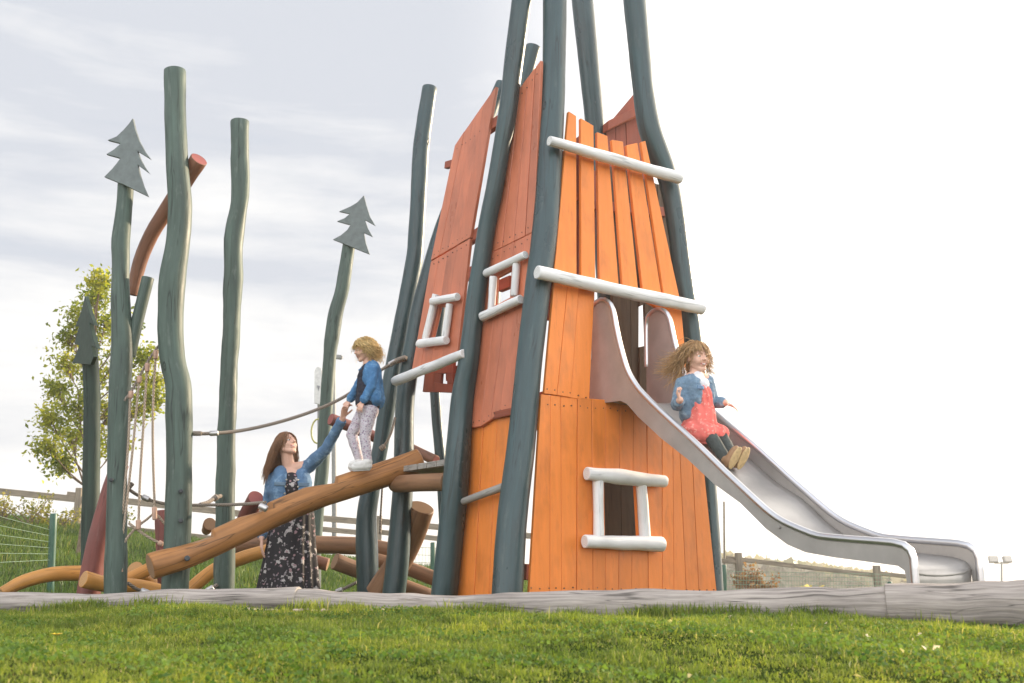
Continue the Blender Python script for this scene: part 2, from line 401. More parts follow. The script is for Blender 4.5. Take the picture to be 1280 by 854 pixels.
def prism(mb, pl, poly, o0, o1, mi=0, uvo=0.0):
    n = len(poly); a = [mb.vert(pl.P(u, v, o0)) for u, v in poly]; b_ = [mb.vert(pl.P(u, v, o1)) for u, v in poly]
    mb.face(b_, [(v + uvo, u + uvo * .3) for u, v in poly], mi, False)
    mb.face(a[::-1], [(v + uvo, u + uvo * .3) for u, v in poly[::-1]], mi, False)
    for i in range(n):
        j = (i + 1) % n; (u0, v0), (u1, v1) = poly[i], poly[j]
        mb.face((a[i], a[j], b_[j], b_[i]), [(v0 + uvo, u0), (v1 + uvo, u1), (v1 + uvo, u1 + .03), (v0 + uvo, u0 + .03)], mi, False)
def clip(poly, p, q, keep=1):
    """keep the side left (keep=1) or right (-1) of the line p->q"""
    def sd(a): return keep * ((q[0] - p[0]) * (a[1] - p[1]) - (q[1] - p[1]) * (a[0] - p[0]))
    out = []
    for i in range(len(poly)):
        a, b_ = poly[i], poly[(i + 1) % len(poly)]; sa, sb = sd(a), sd(b_)
        if sa >= 0: out.append(a)
        if sa * sb < 0:
            k = sa / (sa - sb); out.append((a[0] + (b_[0] - a[0]) * k, a[1] + (b_[1] - a[1]) * k))
    return out if len(out) > 2 else None
def area(p): return abs(sum(p[i][0] * p[(i + 1) % len(p)][1] - p[(i + 1) % len(p)][0] * p[i][1] for i in range(len(p)))) / 2 if p else 0
def subtract(poly, hole):
    """convex poly minus convex ccw hole; bottom/top edges first"""
    res = []; rest = poly
    ins = poly
    for i in range(len(hole)):
        ins = clip(ins, hole[i], hole[(i + 1) % len(hole)], 1) if ins else None
    if not ins or area(ins) < 2e-5: return [poly]      # this board misses the opening
    for i in (0, 2, 1, 3) if len(hole) == 4 else range(len(hole)):
        if not rest: break
        p, q = hole[i], hole[(i + 1) % len(hole)]
        o = clip(rest, p, q, -1)
        if o and area(o) > 2e-5: res.append(o)
        rest = clip(rest, p, q, 1)
    return res
def ccw(p):
    s = sum(p[i][0] * p[(i + 1) % len(p)][1] - p[(i + 1) % len(p)][0] * p[i][1] for i in range(len(p)))
    return p if s > 0 else p[::-1]
def shrink(poly, g):
    cx = sum(p[0] for p in poly) / len(poly); 
    w = max(p[0] for p in poly) - min(p[0] for p in poly)
    return [(cx + (p[0] - cx) * (1 - g / max(w, .02)), p[1]) for p in poly]
def boards(name, pl, tops, bots, mat, off=0.0, th=.028, parent=None, hole=None, screws=(), gap=.005, bev=.0025, cutx=None, cup=.004):
    """vertical boards between pixel polylines 'tops' and 'bots' (same count)"""
    mb = MB()
    for i in range(len(tops) - 1):
        poly = ccw([pl.uv(*bots[i], off), pl.uv(*bots[i + 1], off), pl.uv(*tops[i + 1], off), pl.uv(*tops[i], off)])
        poly = shrink(poly, gap)
        pieces = subtract(poly, hole) if hole else [poly]
        jit = random.uniform(-cup, cup)
        for pc in pieces: prism(mb, pl, pc, off - th + jit, off + jit, 0, i * .71)
    o = mb.build(name, [mat, M['screw']], parent); fixn(o, bev, 1)
    if screws:
        mb = MB(); mb_me = o.data
        for (a, b_) in screws:      # one row of screw heads between two pixels
            A = pl.uv(*a, off); B = pl.uv(*b_, off); n = max(2, int(math.dist(A, B) / .062))
            for k in range(n + 1):
                u = A[0] + (B[0] - A[0]) * k / n + random.uniform(-.006, .006); v = A[1] + (B[1] - A[1]) * k / n + random.uniform(-.007, .007)
                c = pl.P(u, v, off + cup - .001); ring = [mb.vert(c + pl.U * math.cos(q) * .0042 + pl.V * math.sin(q) * .0042 + pl.N * .0015) for q in np.linspace(0, 2 * math.pi, 7)[:-1]]
                r2 = [mb.vert(c + pl.U * math.cos(q) * .0052 + pl.V * math.sin(q) * .0052 - pl.N * .006) for q in np.linspace(0, 2 * math.pi, 7)[:-1]]
                mb.face(ring, None, 0, False)
                for q in range(6): mb.face((r2[q], r2[(q + 1) % 6], ring[(q + 1) % 6], ring[q]), None, 0, False)
        tmp = mb.build('screw', [M['screw'], M['screw']]); tmp.data.polygons.foreach_set('material_index', [1] * len(tmp.data.polygons))
        bm = bmesh.new(); bm.from_mesh(o.data); bm.from_mesh(tmp.data); bm.to_mesh(o.data); bm.free(); bpy.data.objects.remove(tmp)
    return o
def lerp(a, b_, k): return a + (b_ - a) * k
def sstep(a, b_, x):
    k = np.clip((x - a) / (b_ - a), 0, 1); return k * k * (3 - 2 * k)
def ball(B, c, ax, mi, n=12):
    rows = []
    for t_ in np.linspace(-88, 88, 9): rows.append([B.vert(c + ax[2] * math.sin(R(t_)) + (ax[0] * math.cos(2 * math.pi * k / n) + ax[1] * math.sin(2 * math.pi * k / n)) * math.cos(R(t_))) for k in range(n)])
    for i in range(8):
        for k in range(n): B.face((rows[i][k], rows[i][(k + 1) % n], rows[i + 1][(k + 1) % n], rows[i + 1][k]), None, mi)
# ------------------------------------------------------------------ ground
def ylog(x): return np.interp(x, [-6, -3, 0, 1.6, 3, 6], [5.75, 5.5, 5.12, 4.55, 4.2, 3.6])
def zridge(x): return np.interp(x, [-60, -20, -11, -2, 8.4, 20, 60], [3.0, 2.2, 1.42, .33, -.95, -2.1, -4.0])
def gz(x, y):
    x = np.asarray(x, float); y = np.asarray(y, float)
    lawn = .345 + .018 * np.sin(x * 1.7 + .6) * np.sin(y * 2.1) + .01 * np.sin(x * 5.1 + y * 3.3)
    yl = ylog(x)
    z = lawn * (1 - sstep(yl + .05, yl + .75, y))
    z = z + zridge(x) * sstep(10, 22, y)
    z = z - np.where(y > 22.5, (y - 22.5) * .055, 0)
    z = z - np.where(y < 0, -y * .02, 0)
    return z
xs = np.unique(np.concatenate([np.linspace(-300, -30, 24), np.linspace(-30, -6, 40), np.linspace(-6, 6, 90), np.linspace(6, 30, 40), np.linspace(30, 300, 24)]))
ys = np.unique(np.concatenate([np.linspace(-60, 1.5, 20), np.linspace(1.5, 7, 90), np.linspace(7, 24, 60), np.linspace(24, 400, 40)]))
X, Y = np.meshgrid(xs, ys); Z = gz(X, Y)
me = bpy.data.meshes.new('ground'); nx, ny = len(xs), len(ys)
fi = [(j * nx + i, j * nx + i + 1, (j + 1) * nx + i + 1, (j + 1) * nx + i) for j in range(ny - 1) for i in range(nx - 1)]
me.from_pydata(np.stack([X.ravel(), Y.ravel(), Z.ravel()], 1).tolist(), [], fi); me.materials.append(M['ground'])
me.polygons.foreach_set('use_smooth', [True] * len(fi))
g = link(bpy.data.objects.new('ground', me)); tag(g, kind='structure')

def blades(name, mat, px, py, h, w, lean, seed, kind='stuff', lab=None, cat=None, zoff=0.0):
    rng = np.random.default_rng(seed); n = len(px)
    pz = gz(px, py) - .004 + zoff
    az = rng.uniform(0, 2 * np.pi, n); ln = np.abs(rng.normal(0, lean, n)); la = rng.uniform(0, 2 * np.pi, n)
    dx, dy = np.cos(az), np.sin(az); lx, ly = np.cos(la) * ln, np.sin(la) * ln
    V = np.zeros((n, 5, 3)); base = np.stack([px, py, pz], 1); wd = np.stack([dx, dy, 0 * dx], 1) * (w / 2)[:, None]
    mid = base + np.stack([lx * h * .35, ly * h * .35, h * .6], 1); tip = base + np.stack([lx * h * 1.1, ly * h * 1.1, h * np.clip(1 - ln * .35, .3, 1)], 1)
    V[:, 0] = base - wd; V[:, 1] = base + wd; V[:, 2] = mid + wd * .8; V[:, 3] = mid - wd * .8; V[:, 4] = tip
    k = np.arange(n)[:, None] * 5
    loops = np.concatenate([k + np.array([[0, 1, 2, 3]]), k + np.array([[3, 2, 4]])], 1).ravel()
    starts = (np.arange(n)[:, None] * 7 + np.array([[0, 4]])).ravel()
    me = bpy.data.meshes.new(name); me.vertices.add(n * 5); me.vertices.foreach_set('co', V.ravel())
    me.loops.add(len(loops)); me.loops.foreach_set('vertex_index', loops.astype(np.int32))
    me.polygons.add(len(starts)); me.polygons.foreach_set('loop_start', starts.astype(np.int32))
    me.materials.append(mat); me.update(calc_edges=True); me.validate()
    o = link(bpy.data.objects.new(name, me)); return tag(o, lab, cat, kind=kind)
def clumpy(x, y, s):
    return np.array([mnoise.noise(Vector((a * s, b_ * s, 3.3))) for a, b_ in zip(x, y)])
rng = np.random.default_rng(3)
def fan(n, d0, d1, spread, pw=1.0):
    d = d0 + (d1 - d0) * rng.random(n) ** pw; x = (rng.random(n) * 2 - 1) * spread * (d + .2); return x, d
gx, gy = fan(420000, 1.9, 6.2, .74, .8)
k = gy < ylog(gx) - .04; gx, gy = gx[k], gy[k]
c1 = clumpy(gx, gy, 1.7); c2 = clumpy(gx, gy, 7.0)
bare = (ylog(gx) - gy < .22) & (clumpy(gx, gy, 2.3) > -.05)
k = ~(bare & (rng.random(len(gx)) < .8)) & (rng.random(len(gx)) < .95 + .8 * c2); gx, gy, c1, c2 = gx[k], gy[k], c1[k], c2[k]
c4 = clumpy(gx, gy, 22.0); hh = np.clip(gy / 4.2, .6, 1) * (.021 + .012 * rng.random(len(gx))) * np.clip(1 + .5 * c1 + .8 * c2 + .9 * c4, .55, 2.2); hh *= 1 + .5 * (rng.random(len(gx)) < .03)
blades('grass', M['grass'], gx, gy, hh, .002 + .002 * rng.random(len(gx)), .85, 4, lab='short mown lawn grass in front of the grey border logs', cat='grass')
# taller tufts right at the border logs
tx = []; ty = []
for q in (-2.9, -2.35, -2.2, -1.85, -1.0, -.2, -.05, .3, .62, .75, .9, 1.05, 1.35, 1.9, 2.4):
    n = random.randint(160, 420); yl = float(ylog(q)) - .13
    tx += list(rng.normal(q, .07, n)); ty += list(np.minimum(rng.normal(yl, .035, n), yl + .06))
tx = np.array(tx); ty = np.array(ty)
blades('tall_grass', M['grass'], tx, ty, .035 + .05 * rng.random(len(tx)), .003 + .003 * rng.random(len(tx)), .45, 5, lab='longer unmown grass tufts along the foot of the border logs', cat='grass')
mx_, my_ = fan(140000, 8.5, 23.5, .72, .7)
k = ~((my_ < 10.5) & (rng.random(len(mx_)) < .5)); mx_, my_ = mx_[k], my_[k]; c2 = clumpy(mx_, my_, 1.0)
blades('meadow_grass', M['meadow'], mx_, my_, (.09 + .10 * rng.random(len(mx_))) * (1 + .6 * c2), .008 + .008 * rng.random(len(mx_)), .5, 6, lab='rough meadow grass on the slope behind the posts and logs', cat='grass')
# clover: flat leaflets
def leafquads(name, mat, P, size, seed, up=.0, lab=None, cat=None, kind=None, parent=None, aspect=.55):
    r = np.random.default_rng(seed); n = len(P); P = np.asarray(P)
    a = r.normal(size=(n, 3)); a[:, 2] += up * 0; a /= np.linalg.norm(a, axis=1)[:, None]
    nrm = r.normal(size=(n, 3)); nrm[:, 2] += up; nrm /= np.linalg.norm(nrm, axis=1)[:, None]
    a = a - nrm * (a * nrm).sum(1)[:, None]; a /= np.linalg.norm(a, axis=1)[:, None]; b_ = np.cross(nrm, a)
    s = (size * (.6 + .8 * r.random(n)))[:, None]
    V = np.stack([P - a * s * .5, P + b_ * s * .5 * aspect - a * s * .05, P + a * s * .5 , P - b_ * s * .5 * aspect - a * s * .05], 1)
    V[:, 1] += nrm * s * .1; V[:, 3] += nrm * s * .1
    me = bpy.data.meshes.new(name); me.vertices.add(n * 4); me.vertices.foreach_set('co', V.ravel())
    me.loops.add(n * 4); me.loops.foreach_set('vertex_index', np.arange(n * 4, dtype=np.int32))
    me.polygons.add(n); me.polygons.foreach_set('loop_start', (np.arange(n) * 4).astype(np.int32))
    me.materials.append(mat); me.update(calc_edges=True); me.validate()
    return tag(link(bpy.data.objects.new(name, me), parent), lab, cat, kind=kind)
cx_, cy_ = fan(60000, 1.9, 5.2, .58, .7); c3 = clumpy(cx_, cy_, 1.9); k = (c3 > .05) & (rng.random(len(c3)) < .45) & (cy_ < ylog(cx_) - .1); cx_, cy_ = cx_[k], cy_[k]
leafquads('clover', M['clover'], np.stack([cx_, cy_, gz(cx_, cy_) + .010 + .012 * rng.random(len(cx_))], 1), .013, 8, 1.2, 'dark clover patches growing through the front lawn', 'clover', 'stuff', aspect=.9)
lx_, ly_ = fan(190, 2.3, 5.0, .55); k = (lx_ > -.2) & (rng.random(len(lx_)) < .2 + .5 * (lx_ > .5)); lx_, ly_ = lx_[k], ly_[k]
k = ly_ < ylog(lx_) - .12; lx_, ly_ = lx_[k], ly_[k]
leafquads('fallen_leaves', M['litter'], np.stack([lx_, ly_, gz(lx_, ly_) + .02], 1), .02, 9, 1.6, 'pale fallen leaves scattered on the right of the lawn', 'leaves', 'stuff', aspect=.8)
# dandelion by the left edge of the lawn
dp = at(70, 809, 3.2); dp.z = float(gz(dp.x, dp.y))
mb = MB()
for j in range(26):
    a_ = j * 2.4; r_ = .014 * math.sqrt(j / 26 + .05); c = dp + Vector((0, 0, .045)); d = Vector((math.cos(a_), math.sin(a_), .35)); s_ = d.cross(Vector((0, 0, 1))).normalized() * .003
    p0 = c + d * r_ * .3; p1 = c + d * r_ * 1.2
    mb.face([mb.vert(p0 - s_), mb.vert(p0 + s_), mb.vert(p1 + s_), mb.vert(p1 - s_)], None, 0, False)
tube(mb, [dp - Vector((0, 0, .01)), dp + Vector((.002, 0, .045))], [.0016, .0013], 6, 1, mi=1, capmi=1)
tag(mb.build('dandelion', [M['dandelion'], M['clover']]), 'single yellow dandelion flower in the lawn', 'flower')

mb = MB(); rg = random.Random(2)
for x0, w_ in ((-1.55, .35), (-.95, .3), (-1.2, .3), (.75, .25), (1.25, .3), (1.7, .35), (2.1, .3)):
    for j in range(26):
        x = x0 + rg.gauss(0, w_ * .5); y = float(ylog(x)) - .125 - abs(rg.gauss(0, .05)); s_ = rg.uniform(.004, .014)
        a_ = rg.random() * 3; ball(mb, Vector((x, y, float(gz(x, y)) + s_ * .3)), (Vector((math.cos(a_), math.sin(a_), 0)) * s_ * rg.uniform(.9, 1.6), Vector((-math.sin(a_), math.cos(a_), 0)) * s_, Vector((0, 0, s_ * .7))), 0, 7)
tag(mb.build('pebbles', M['pebble']), 'small pinkish pebbles on bare soil along the border logs', 'pebbles', kind='stuff')
# ------------------------------------------------------------------ border logs
def border(pp, label):
    pts, rs = [], []
    pp2 = []
    for (a, b_) in zip(pp[:-1], pp[1:]):   # a hand-peeled log: uneven girth
        for k in (0, .34, .67):
            w = random.uniform(-1, 1) if k or a is not pp[0] else 0; pp2.append((lerp(a[0], b_[0], k), lerp(a[1], b_[1], k) + w * 1.3, lerp(a[2], b_[2], k) * (1 + .10 * random.uniform(-1, 1)), lerp(a[3], b_[3], k)))
    pp2.append(pp[-1])
    for (x, y, rp, d) in pp2:
        q = at(x, y, d); r = rad(q, rp); Rr = r * 1.25; q.z -= (Rr - r); pts.append(q); rs.append(Rr)
    o = log('border_log', pts, rs, [M['borderlog'], M['end_grey']], amp=.09, segs=56, step=.03, bev=.045, groove=.05, freq=1.6)
    return tag(o, label, 'log', 'grey logs edging the play area')
border([(-330, 757, 10, 6.0), (-120, 755, 10, 5.75), (0, 751.5, 11, 5.6), (120, 752, 10, 5.5), (250, 749, 11, 5.4), (374, 747, 13, 5.29)], 'weathered grey border log lying left of the woman, thinnest of the row')
border([(366, 748, 12, 5.295), (450, 752, 12, 5.25), (540, 757, 11.5, 5.2), (640, 755, 14, 5.1), (760, 754, 15.5, 4.95), (900, 753, 17, 4.78), (1020, 752, 18.5, 4.6), (1117, 752, 19, 4.46)], 'long weathered grey border log lying in front of the orange tower')
border([(1108, 751.5, 20.5, 4.47), (1200, 753, 23.5, 4.36), (1290, 752, 27, 4.25), (1420, 752, 29, 4.1), (1640, 752, 30, 3.95)], 'thick weathered grey border log lying below the slide exit on the right')
# ------------------------------------------------------------------ play tower
FP = Plane((.66, 6.82, 1.4), (.843, .537), .05)     # orange front face
MP = Plane((.10, 6.62, 1.4), (.60, -.80), .05)      # salmon left faces
tw = empty('play_tower', (.3, 7.2, 0), 'tall crooked wooden play tower with orange and salmon plank walls and white window frames', 'play tower')
def onplane(pl, pp, off0, off1=None):
    n = len(pp); pts = []; rs = []
    for i, p in enumerate(pp):
        k = i / (n - 1); q = pl.pt(p[0], p[1], off0 + ((off1 if off1 is not None else off0) - off0) * k); pts.append(q); rs.append(rad(q, p[2]))
    return pts, rs
TE = [M['teal'], M['end_teal']]
p, r = onplane(FP, [(634, 745, 20), (640, 650, 19), (651, 560, 18), (662, 450, 16.5), (673.5, 350, 16.5), (681.5, 290, 16.5), (687.5, 200, 15.5), (692, 100, 15), (693.5, 0, 15), (694, -90, 14)], -.06)
p, r = grounded(p, r); log('post', p, r, TE, tw, seed=3, amp=.03); P1 = p
p, r = onplane(FP, [(893, 740, 12), (886, 640, 12), (880, 560, 12), (866, 420, 12), (854, 350, 12.5), (847, 290, 12), (836, 228, 12.5), (825, 198, 13.5), (815, 172, 14), (809, 148, 14), (803, 100, 13), (793, 0, 14), (788, -60, 13)], -.07)
p, r = grounded(p, r); log('post', p, r, TE, tw, seed=9, amp=.05)
p, r = onplane(MP, [(555, 747, 16.5), (570, 600, 16.5), (578, 500, 14.5), (586, 450, 13), (594, 378, 11.8), (601, 331, 11.3), (608.5, 284, 11), (618, 237, 11), (626, 190, 11), (634, 144, 11.5), (645, 55, 12.5), (652, 0, 12.5), (657, -70, 11.5)], .03)
p, r = grounded(p, r); log('post', p, r, TE, tw, seed=14, amp=.03)
p, r = pix([(775, 560, 14), (762, 400, 13.5), (752, 250, 13), (743, 150, 12), (738, 100, 12.5), (728, 0, 13.5), (720, -80, 13)], 8.2, 8.0)
p, r = grounded(p, r); log('post', p, r, TE, tw, seed=21, amp=.03)
p, r = pix([(492, 745, 14.5), (497, 700, 14.5), (504, 600, 12.5), (506, 509, 12), (511, 466, 12), (518, 424, 11.5), (529, 370, 11), (556, 280, 10.5), (592, 190, 10), (628, 104, 8)], 8.25, 8.3)
p, r = grounded(p, r); log('post', p, r, TE, tw, seed=27, amp=.04)
p, r = pix([(558, 700, 7), (552, 590, 7), (545, 510, 6.5), (544, 450, 6.5), (556, 350, 6)], 9.1, 9.1)
p, r = grounded(p, r); log('post', p, r, TE, tw, seed=31, amp=.03)
p, r = pix([(600, 700, 10), (610, 500, 10), (620, 300, 10), (636, 190, 9.5), (655, 105, 9.5), (667, 58, 9.5)], 8.3, 8.0)
p, r = grounded(p, r); log('post', p, r, TE, tw, seed=35, amp=.03)

def edge(a, b_, ks): return [(lerp(a[0], b_[0], k), lerp(a[1], b_[1], k)) for k in ks]
# lower front wall
tx_ = [675, 688, 701.5, 722, 739.6, 757, 775, 792, 808.5, 827.5, 841, 850, 866, 881.6]
bx_ = [661, 687, 702, 721, 741, 756.6, 773, 789, 810.5, 827.5, 842, 858, 874, 897]
tops = []
for i, (t0, b0) in enumerate(zip(tx_, bx_)):   # extend each seam up to the wall's real top (behind the slide)
    ytop = 493 + (t0 - 675) * .085 if t0 < 800 else lerp(503, 560, (t0 - 800) / 82)
    y0 = 520 if t0 < 810 else {827.5: 548, 841: 561, 850: 570, 866: 583, 881.6: 597.6}[t0]
    k = (742 - ytop) / (742 - y0); tops.append((b0 + (t0 - b0) * k, ytop))
bots = [(x, 746) for x in bx_]
hole = ccw([FP.uv(*q) for q in ((756, 671), (798, 672), (794, 600), (755, 600))])
lf = boards('board_panel', FP, tops, bots, M['orange'], 0, parent=tw, hole=hole, screws=[((664, 735), (892, 738)), ((684, 505), (800, 515))])
def white_bar(pl, a, b_, rp, off, parent, name='window_bar', seed=1, mid=None, amp=.04):
    A = pl.pt(*a, off); B = pl.pt(*b_, off)
    pts = [A, (A + B) / 2 + (mid or Vector((0, 0, 0))), B]; r0 = rp if isinstance(rp, (tuple, list)) else (rp, rp, rp)
    return log(name, pts, [rad(q, k) for q, k in zip(pts, r0)], [M['white'], M['end_white']], parent, seed=seed, amp=amp * 2.6, bev=.13, segs=16, step=.03, freq=4, groove=.08)
white_bar(FP, (733, 592), (831, 602), (8, 9.5, 7.5), .055, lf, seed=4)
white_bar(FP, (730.5, 677), (828, 680.5), (8, 8.5, 9), .055, lf, seed=5)
white_bar(FP, (747.5, 599), (748.5, 671), 7, .038, lf, seed=6)
white_bar(FP, (801.5, 603), (806.5, 673), (7, 7, 7.5), .038, lf, seed=7)
# upper-left front wall between the white rail and the seam
boards('board_panel', FP, [(693, 350), (710, 352), (724, 354), (744, 358)], [(680, 492), (696, 494), (713, 497), (737, 501)], M['orange'], .004, parent=tw, screws=[((684, 487), (732, 496))])
# board beside the top of the slide, right of the doorway
boards('board_panel', FP, [(829, 366), (851, 371)], [(842, 552), (868, 560)], M['orange'], .004, parent=tw)
boards('board_panel', FP, [(799, 362), (829, 366)], [(806, 376), (832, 392)], M['orange'], .0, parent=tw)
# loose upper slats
slats = [((711, 139), (720.5, 145), (692, 352), (721, 352)), ((726, 147.5), (742, 157), (727, 360), (744.5, 361)), ((746.5, 165), (759.5, 170), (750, 361), (774, 362)),
         ((765, 174.6), (779, 177), (779, 363), (798, 364)), ((783, 181.6), (797, 178.5), (804, 366), (827, 368)), ((801.5, 177.5), (807, 176), (830, 368), (850, 374))]
for i, (a, b_, c, d) in enumerate(slats):
    mb = MB(); o_ = .012 + (.01 if i % 2 else 0)
    pl_ = ccw([FP.uv(*q, o_) for q in (a, b_, d, c)]); prism(mb, FP, pl_, o_ - .03, o_, 0, i * .83)
    fixn(mb.build('slat', M['orange'], tw), .003, 1)
for (a, b_, rp, sd) in (((686.5, 176), (850, 223), (6.5, 7.2, 7.5), 11), ((671, 340.5), (878, 385.5), (8.5, 8.2, 8), 12)):
    white_bar(FP, a, b_, rp, .085, tw, 'white_rail', sd, amp=.05)
# middle salmon wall
def cutline(y): return y
ks = [0, .22, .42, .72, 1]
tl, tr = (643.5, 118), (676.5, 75); ml, mr = (613, 316), (668, 289)
boards('board_panel', MP, edge(tl, tr, [0, .25, .52, .78, 1]), edge(ml, mr, [0, .25, .52, .78, 1]), M['salmon'], -.035, parent=tw, screws=[((646, 124), (672, 93)), ((616, 308), (660, 286))], gap=.014)
hole2 = ccw([MP.uv(*q, -.04) for q in ((619, 383), (638, 372), (640, 338), (621, 348))])
ks = [0, .27, .55, .8, 1]
wav = [(588, 535), (601, 533), (613, 525), (624, 515), (652, 507)]
mpn = boards('board_panel', MP, edge((613, 317), (668, 290), ks), wav, M['salmon'], -.035, parent=tw, hole=hole2, screws=[((616, 323), (660, 300)), ((592, 528), (606, 526)), ((612, 519), (632, 508))])
boards('board_panel', MP, [(589, 515), (605, 512), (622, 508), (655, 500)], [(571, 749), (592, 750), (610, 751), (645, 753)], M['orange'], -.066, parent=tw)
white_bar(MP, (607, 342), (657, 318.5), 5.2, .015, mpn, seed=13); white_bar(MP, (603, 396), (651, 374), 6, .015, mpn, seed=15)
white_bar(MP, (617, 346), (614, 388), 4.8, 0, mpn, seed=16); white_bar(MP, (645.5, 328), (642.5, 370), 5, 0, mpn, seed=17)
log('grey_rail', [MP.pt(579, 627, .01), MP.pt(650, 601, .01)], [.026, .028], [M['greywood'], M['end_grey']], tw, seed=18, bev=.2)
# left salmon turret wall
ks = [0, .2, .42, .66, 1]
boards('board_panel', MP, [(569, 182), (581, 164), (593, 147), (605, 130), (620.5, 108)], [(538.5, 326), (549, 319.5), (560, 313), (573, 305.5), (588, 297)], M['salmon'], 0, parent=tw, screws=[((572, 186), (600, 165)), ((543, 318), (584, 294))], gap=.007)
hole3 = ccw([MP.uv(*q) for q in ((540, 423), (552, 421), (558, 383), (549, 384))])
ltp = boards('board_panel', MP, edge((538.5, 327), (588, 298), ks), edge((514, 464), (571, 448), ks), M['salmon'], 0, parent=tw, hole=hole3, screws=[((543, 330), (583, 306))])
white_bar(MP, (540, 377), (572, 371), 5, .05, ltp, seed=19); white_bar(MP, (524, 430), (558, 425), 5.5, .05, ltp, seed=20)
white_bar(MP, (545, 368), (531.5, 424), 4.6, .035, ltp, seed=22); white_bar(MP, (562, 380), (556.5, 421), 4.6, .035, ltp, seed=23)
white_bar(MP, (494, 477), (580, 442), (6.5, 6.5, 6.2), .10, tw, 'white_rail', 24)
boards('board_panel', MP, [(532, 455), (545, 450), (568, 440)], [(528, 490), (541, 490), (566, 491)], M['redbrown'], -.30, parent=tw, hole=ccw([MP.uv(*q, -.3) for q in ((551, 479), (559, 480), (559.5, 467), (552, 467))]))
def beam(name, a, b_, w_, h_):
    mb = MB(); bar(mb, a, b_, w_, h_); return fixn(mb.build(name, M['redbrown'], tw), .004, 1)
for (x, y) in ((612, 161), (590, 299)): 
    beam('batten', MP.pt(x - 4, y + 2, -.045), MP.pt(x + 16, y - 12, -.045), .05, .085)
beam('batten', MP.pt(558, 207, -.05), MP.pt(572, 203, -.05), .04, .06)
# inside: back boards, beams, decks
BP = Plane((1.15, 7.75, 1.4), (.843, .537), .05)
boards('inner_wall', BP, [(700, 196), (716, 200), (731, 208), (746, 214)], [(690, 520), (706, 520), (722, 520), (741, 520)], M['redbrown'], 0, parent=tw)
boards('inner_wall', BP, [(762, 208), (786, 214), (800, 218)], [(768, 520), (790, 520), (798, 520)], M['darkwood'], 0, parent=tw)
boards('inner_wall', BP, [(800.5, 222), (822, 230), (838, 236)], [(799, 520), (826, 520), (850, 520)], M['darkwood'], .02, parent=tw, hole=ccw([BP.uv(*q, .02) for q in ((798, 434), (808, 432), (806, 380), (798, 384))]))
boards('inner_wall', BP, [(700, 500), (725, 503), (750, 506), (775, 508), (800, 511), (830, 515), (860, 520)], [(690, 744), (722, 744), (750, 744), (778, 744), (806, 744), (840, 744), (872, 744)], M['darkwood'], -.06, parent=tw)
boards('inner_wall', FP, [(699, 196), (714, 178), (727, 168)], [(686, 400), (705, 400), (722, 400)], M['redbrown'], -.09, parent=tw)
LW = Plane((-.05, 7.45, 1.4), (.60, -.80), .05)
for (a, b_) in (((688, 360), (702, 352)), ((560, 352), (600, 338)), ((664, 505), (682, 498)), ((584, 376), (600, 370))): beam('cross_beam', LW.pt(*a), LW.pt(*b_), .06, .10)
for a, b_, h_ in (((664, 515), (684, 512), .13), ((656, 715), (674, 716), .10), ((690, 250), (735, 246), .06)): beam('cross_beam', FP.pt(*a, -.05), FP.pt(*b_, -.05), .05, h_)
beam('cross_beam', BP.pt(690, 252, .06), BP.pt(832, 266, .06), .05, .08)
for a, b_ in (((640, 352), (625, 358)), ((560, 470), (660, 430))): beam('cross_beam', LW.pt(*a), LW.pt(*b_), .05, .095)
def deck(name, corners, z, th, mat, n):
    mb = MB(); A, B, C, D = [Vector((c[0], c[1], z)) for c in corners]
    for i in range(n):
        k0, k1 = i / n + .006, (i + 1) / n - .006
        a = A.lerp(B, k0); b_ = A.lerp(B, k1); c = D.lerp(C, k1); d = D.lerp(C, k0)
        top = [mb.vert(q) for q in (a, b_, c, d)]; bo = [mb.vert(q - Vector((0, 0, th))) for q in (a, b_, c, d)]
        L = (d - a).length; w = (b_ - a).length; uv = [(0, i * .3), (0, i * .3 + w), (L, i * .3 + w), (L, i * .3)]
        mb.face(top, uv, 0, False); mb.face(bo[::-1], uv[::-1], 0, False)
        for q in range(4): mb.face((top[q], bo[q], bo[(q + 1) % 4], top[(q + 1) % 4]), uv, 0, False)
    return fixn(mb.build(name, mat, tw), .003, 1)
deck('platform', [(.10, 6.62), (1.38, 7.43), (.92, 8.15), (-.36, 7.35)], 1.62, .05, M['redbrown'], 9)
dz = at(533, 583, 7.9).z
deck('platform', [(-.98, 8.05), (-.48, 7.3), (-.05, 7.7), (-.55, 8.55)], dz, .045, M['greywood'], 6)
a = at(494, 605, 7.95); b_ = at(560, 602, 7.35); log('platform_beam', [a, b_], [.068, .068], [M['brownlog'], M['end_brown']], tw, seed=41)
# little gable at the back right
GP = Plane((1.45, 8.3, 3.6), (.88, .40), .03)
boards('board_panel', GP, [(757, 161), (769, 155), (782, 149), (804, 138)], [(764, 330), (776, 330), (790, 330), (812, 330)], M['redbrown'], 0, parent=tw)
mb = MB(); prism(mb, GP, ccw([GP.uv(*q) for q in ((753, 168), (806, 142), (806, 131), (753, 157))]), .003, .10, 0)
prism(mb, GP, ccw([GP.uv(*q) for q in ((758, 158), (795, 114), (806, 112), (806, 136))]), .004, .04, 0)
fixn(mb.build('gable_roof', M['redbrown'], tw), .004, 1)
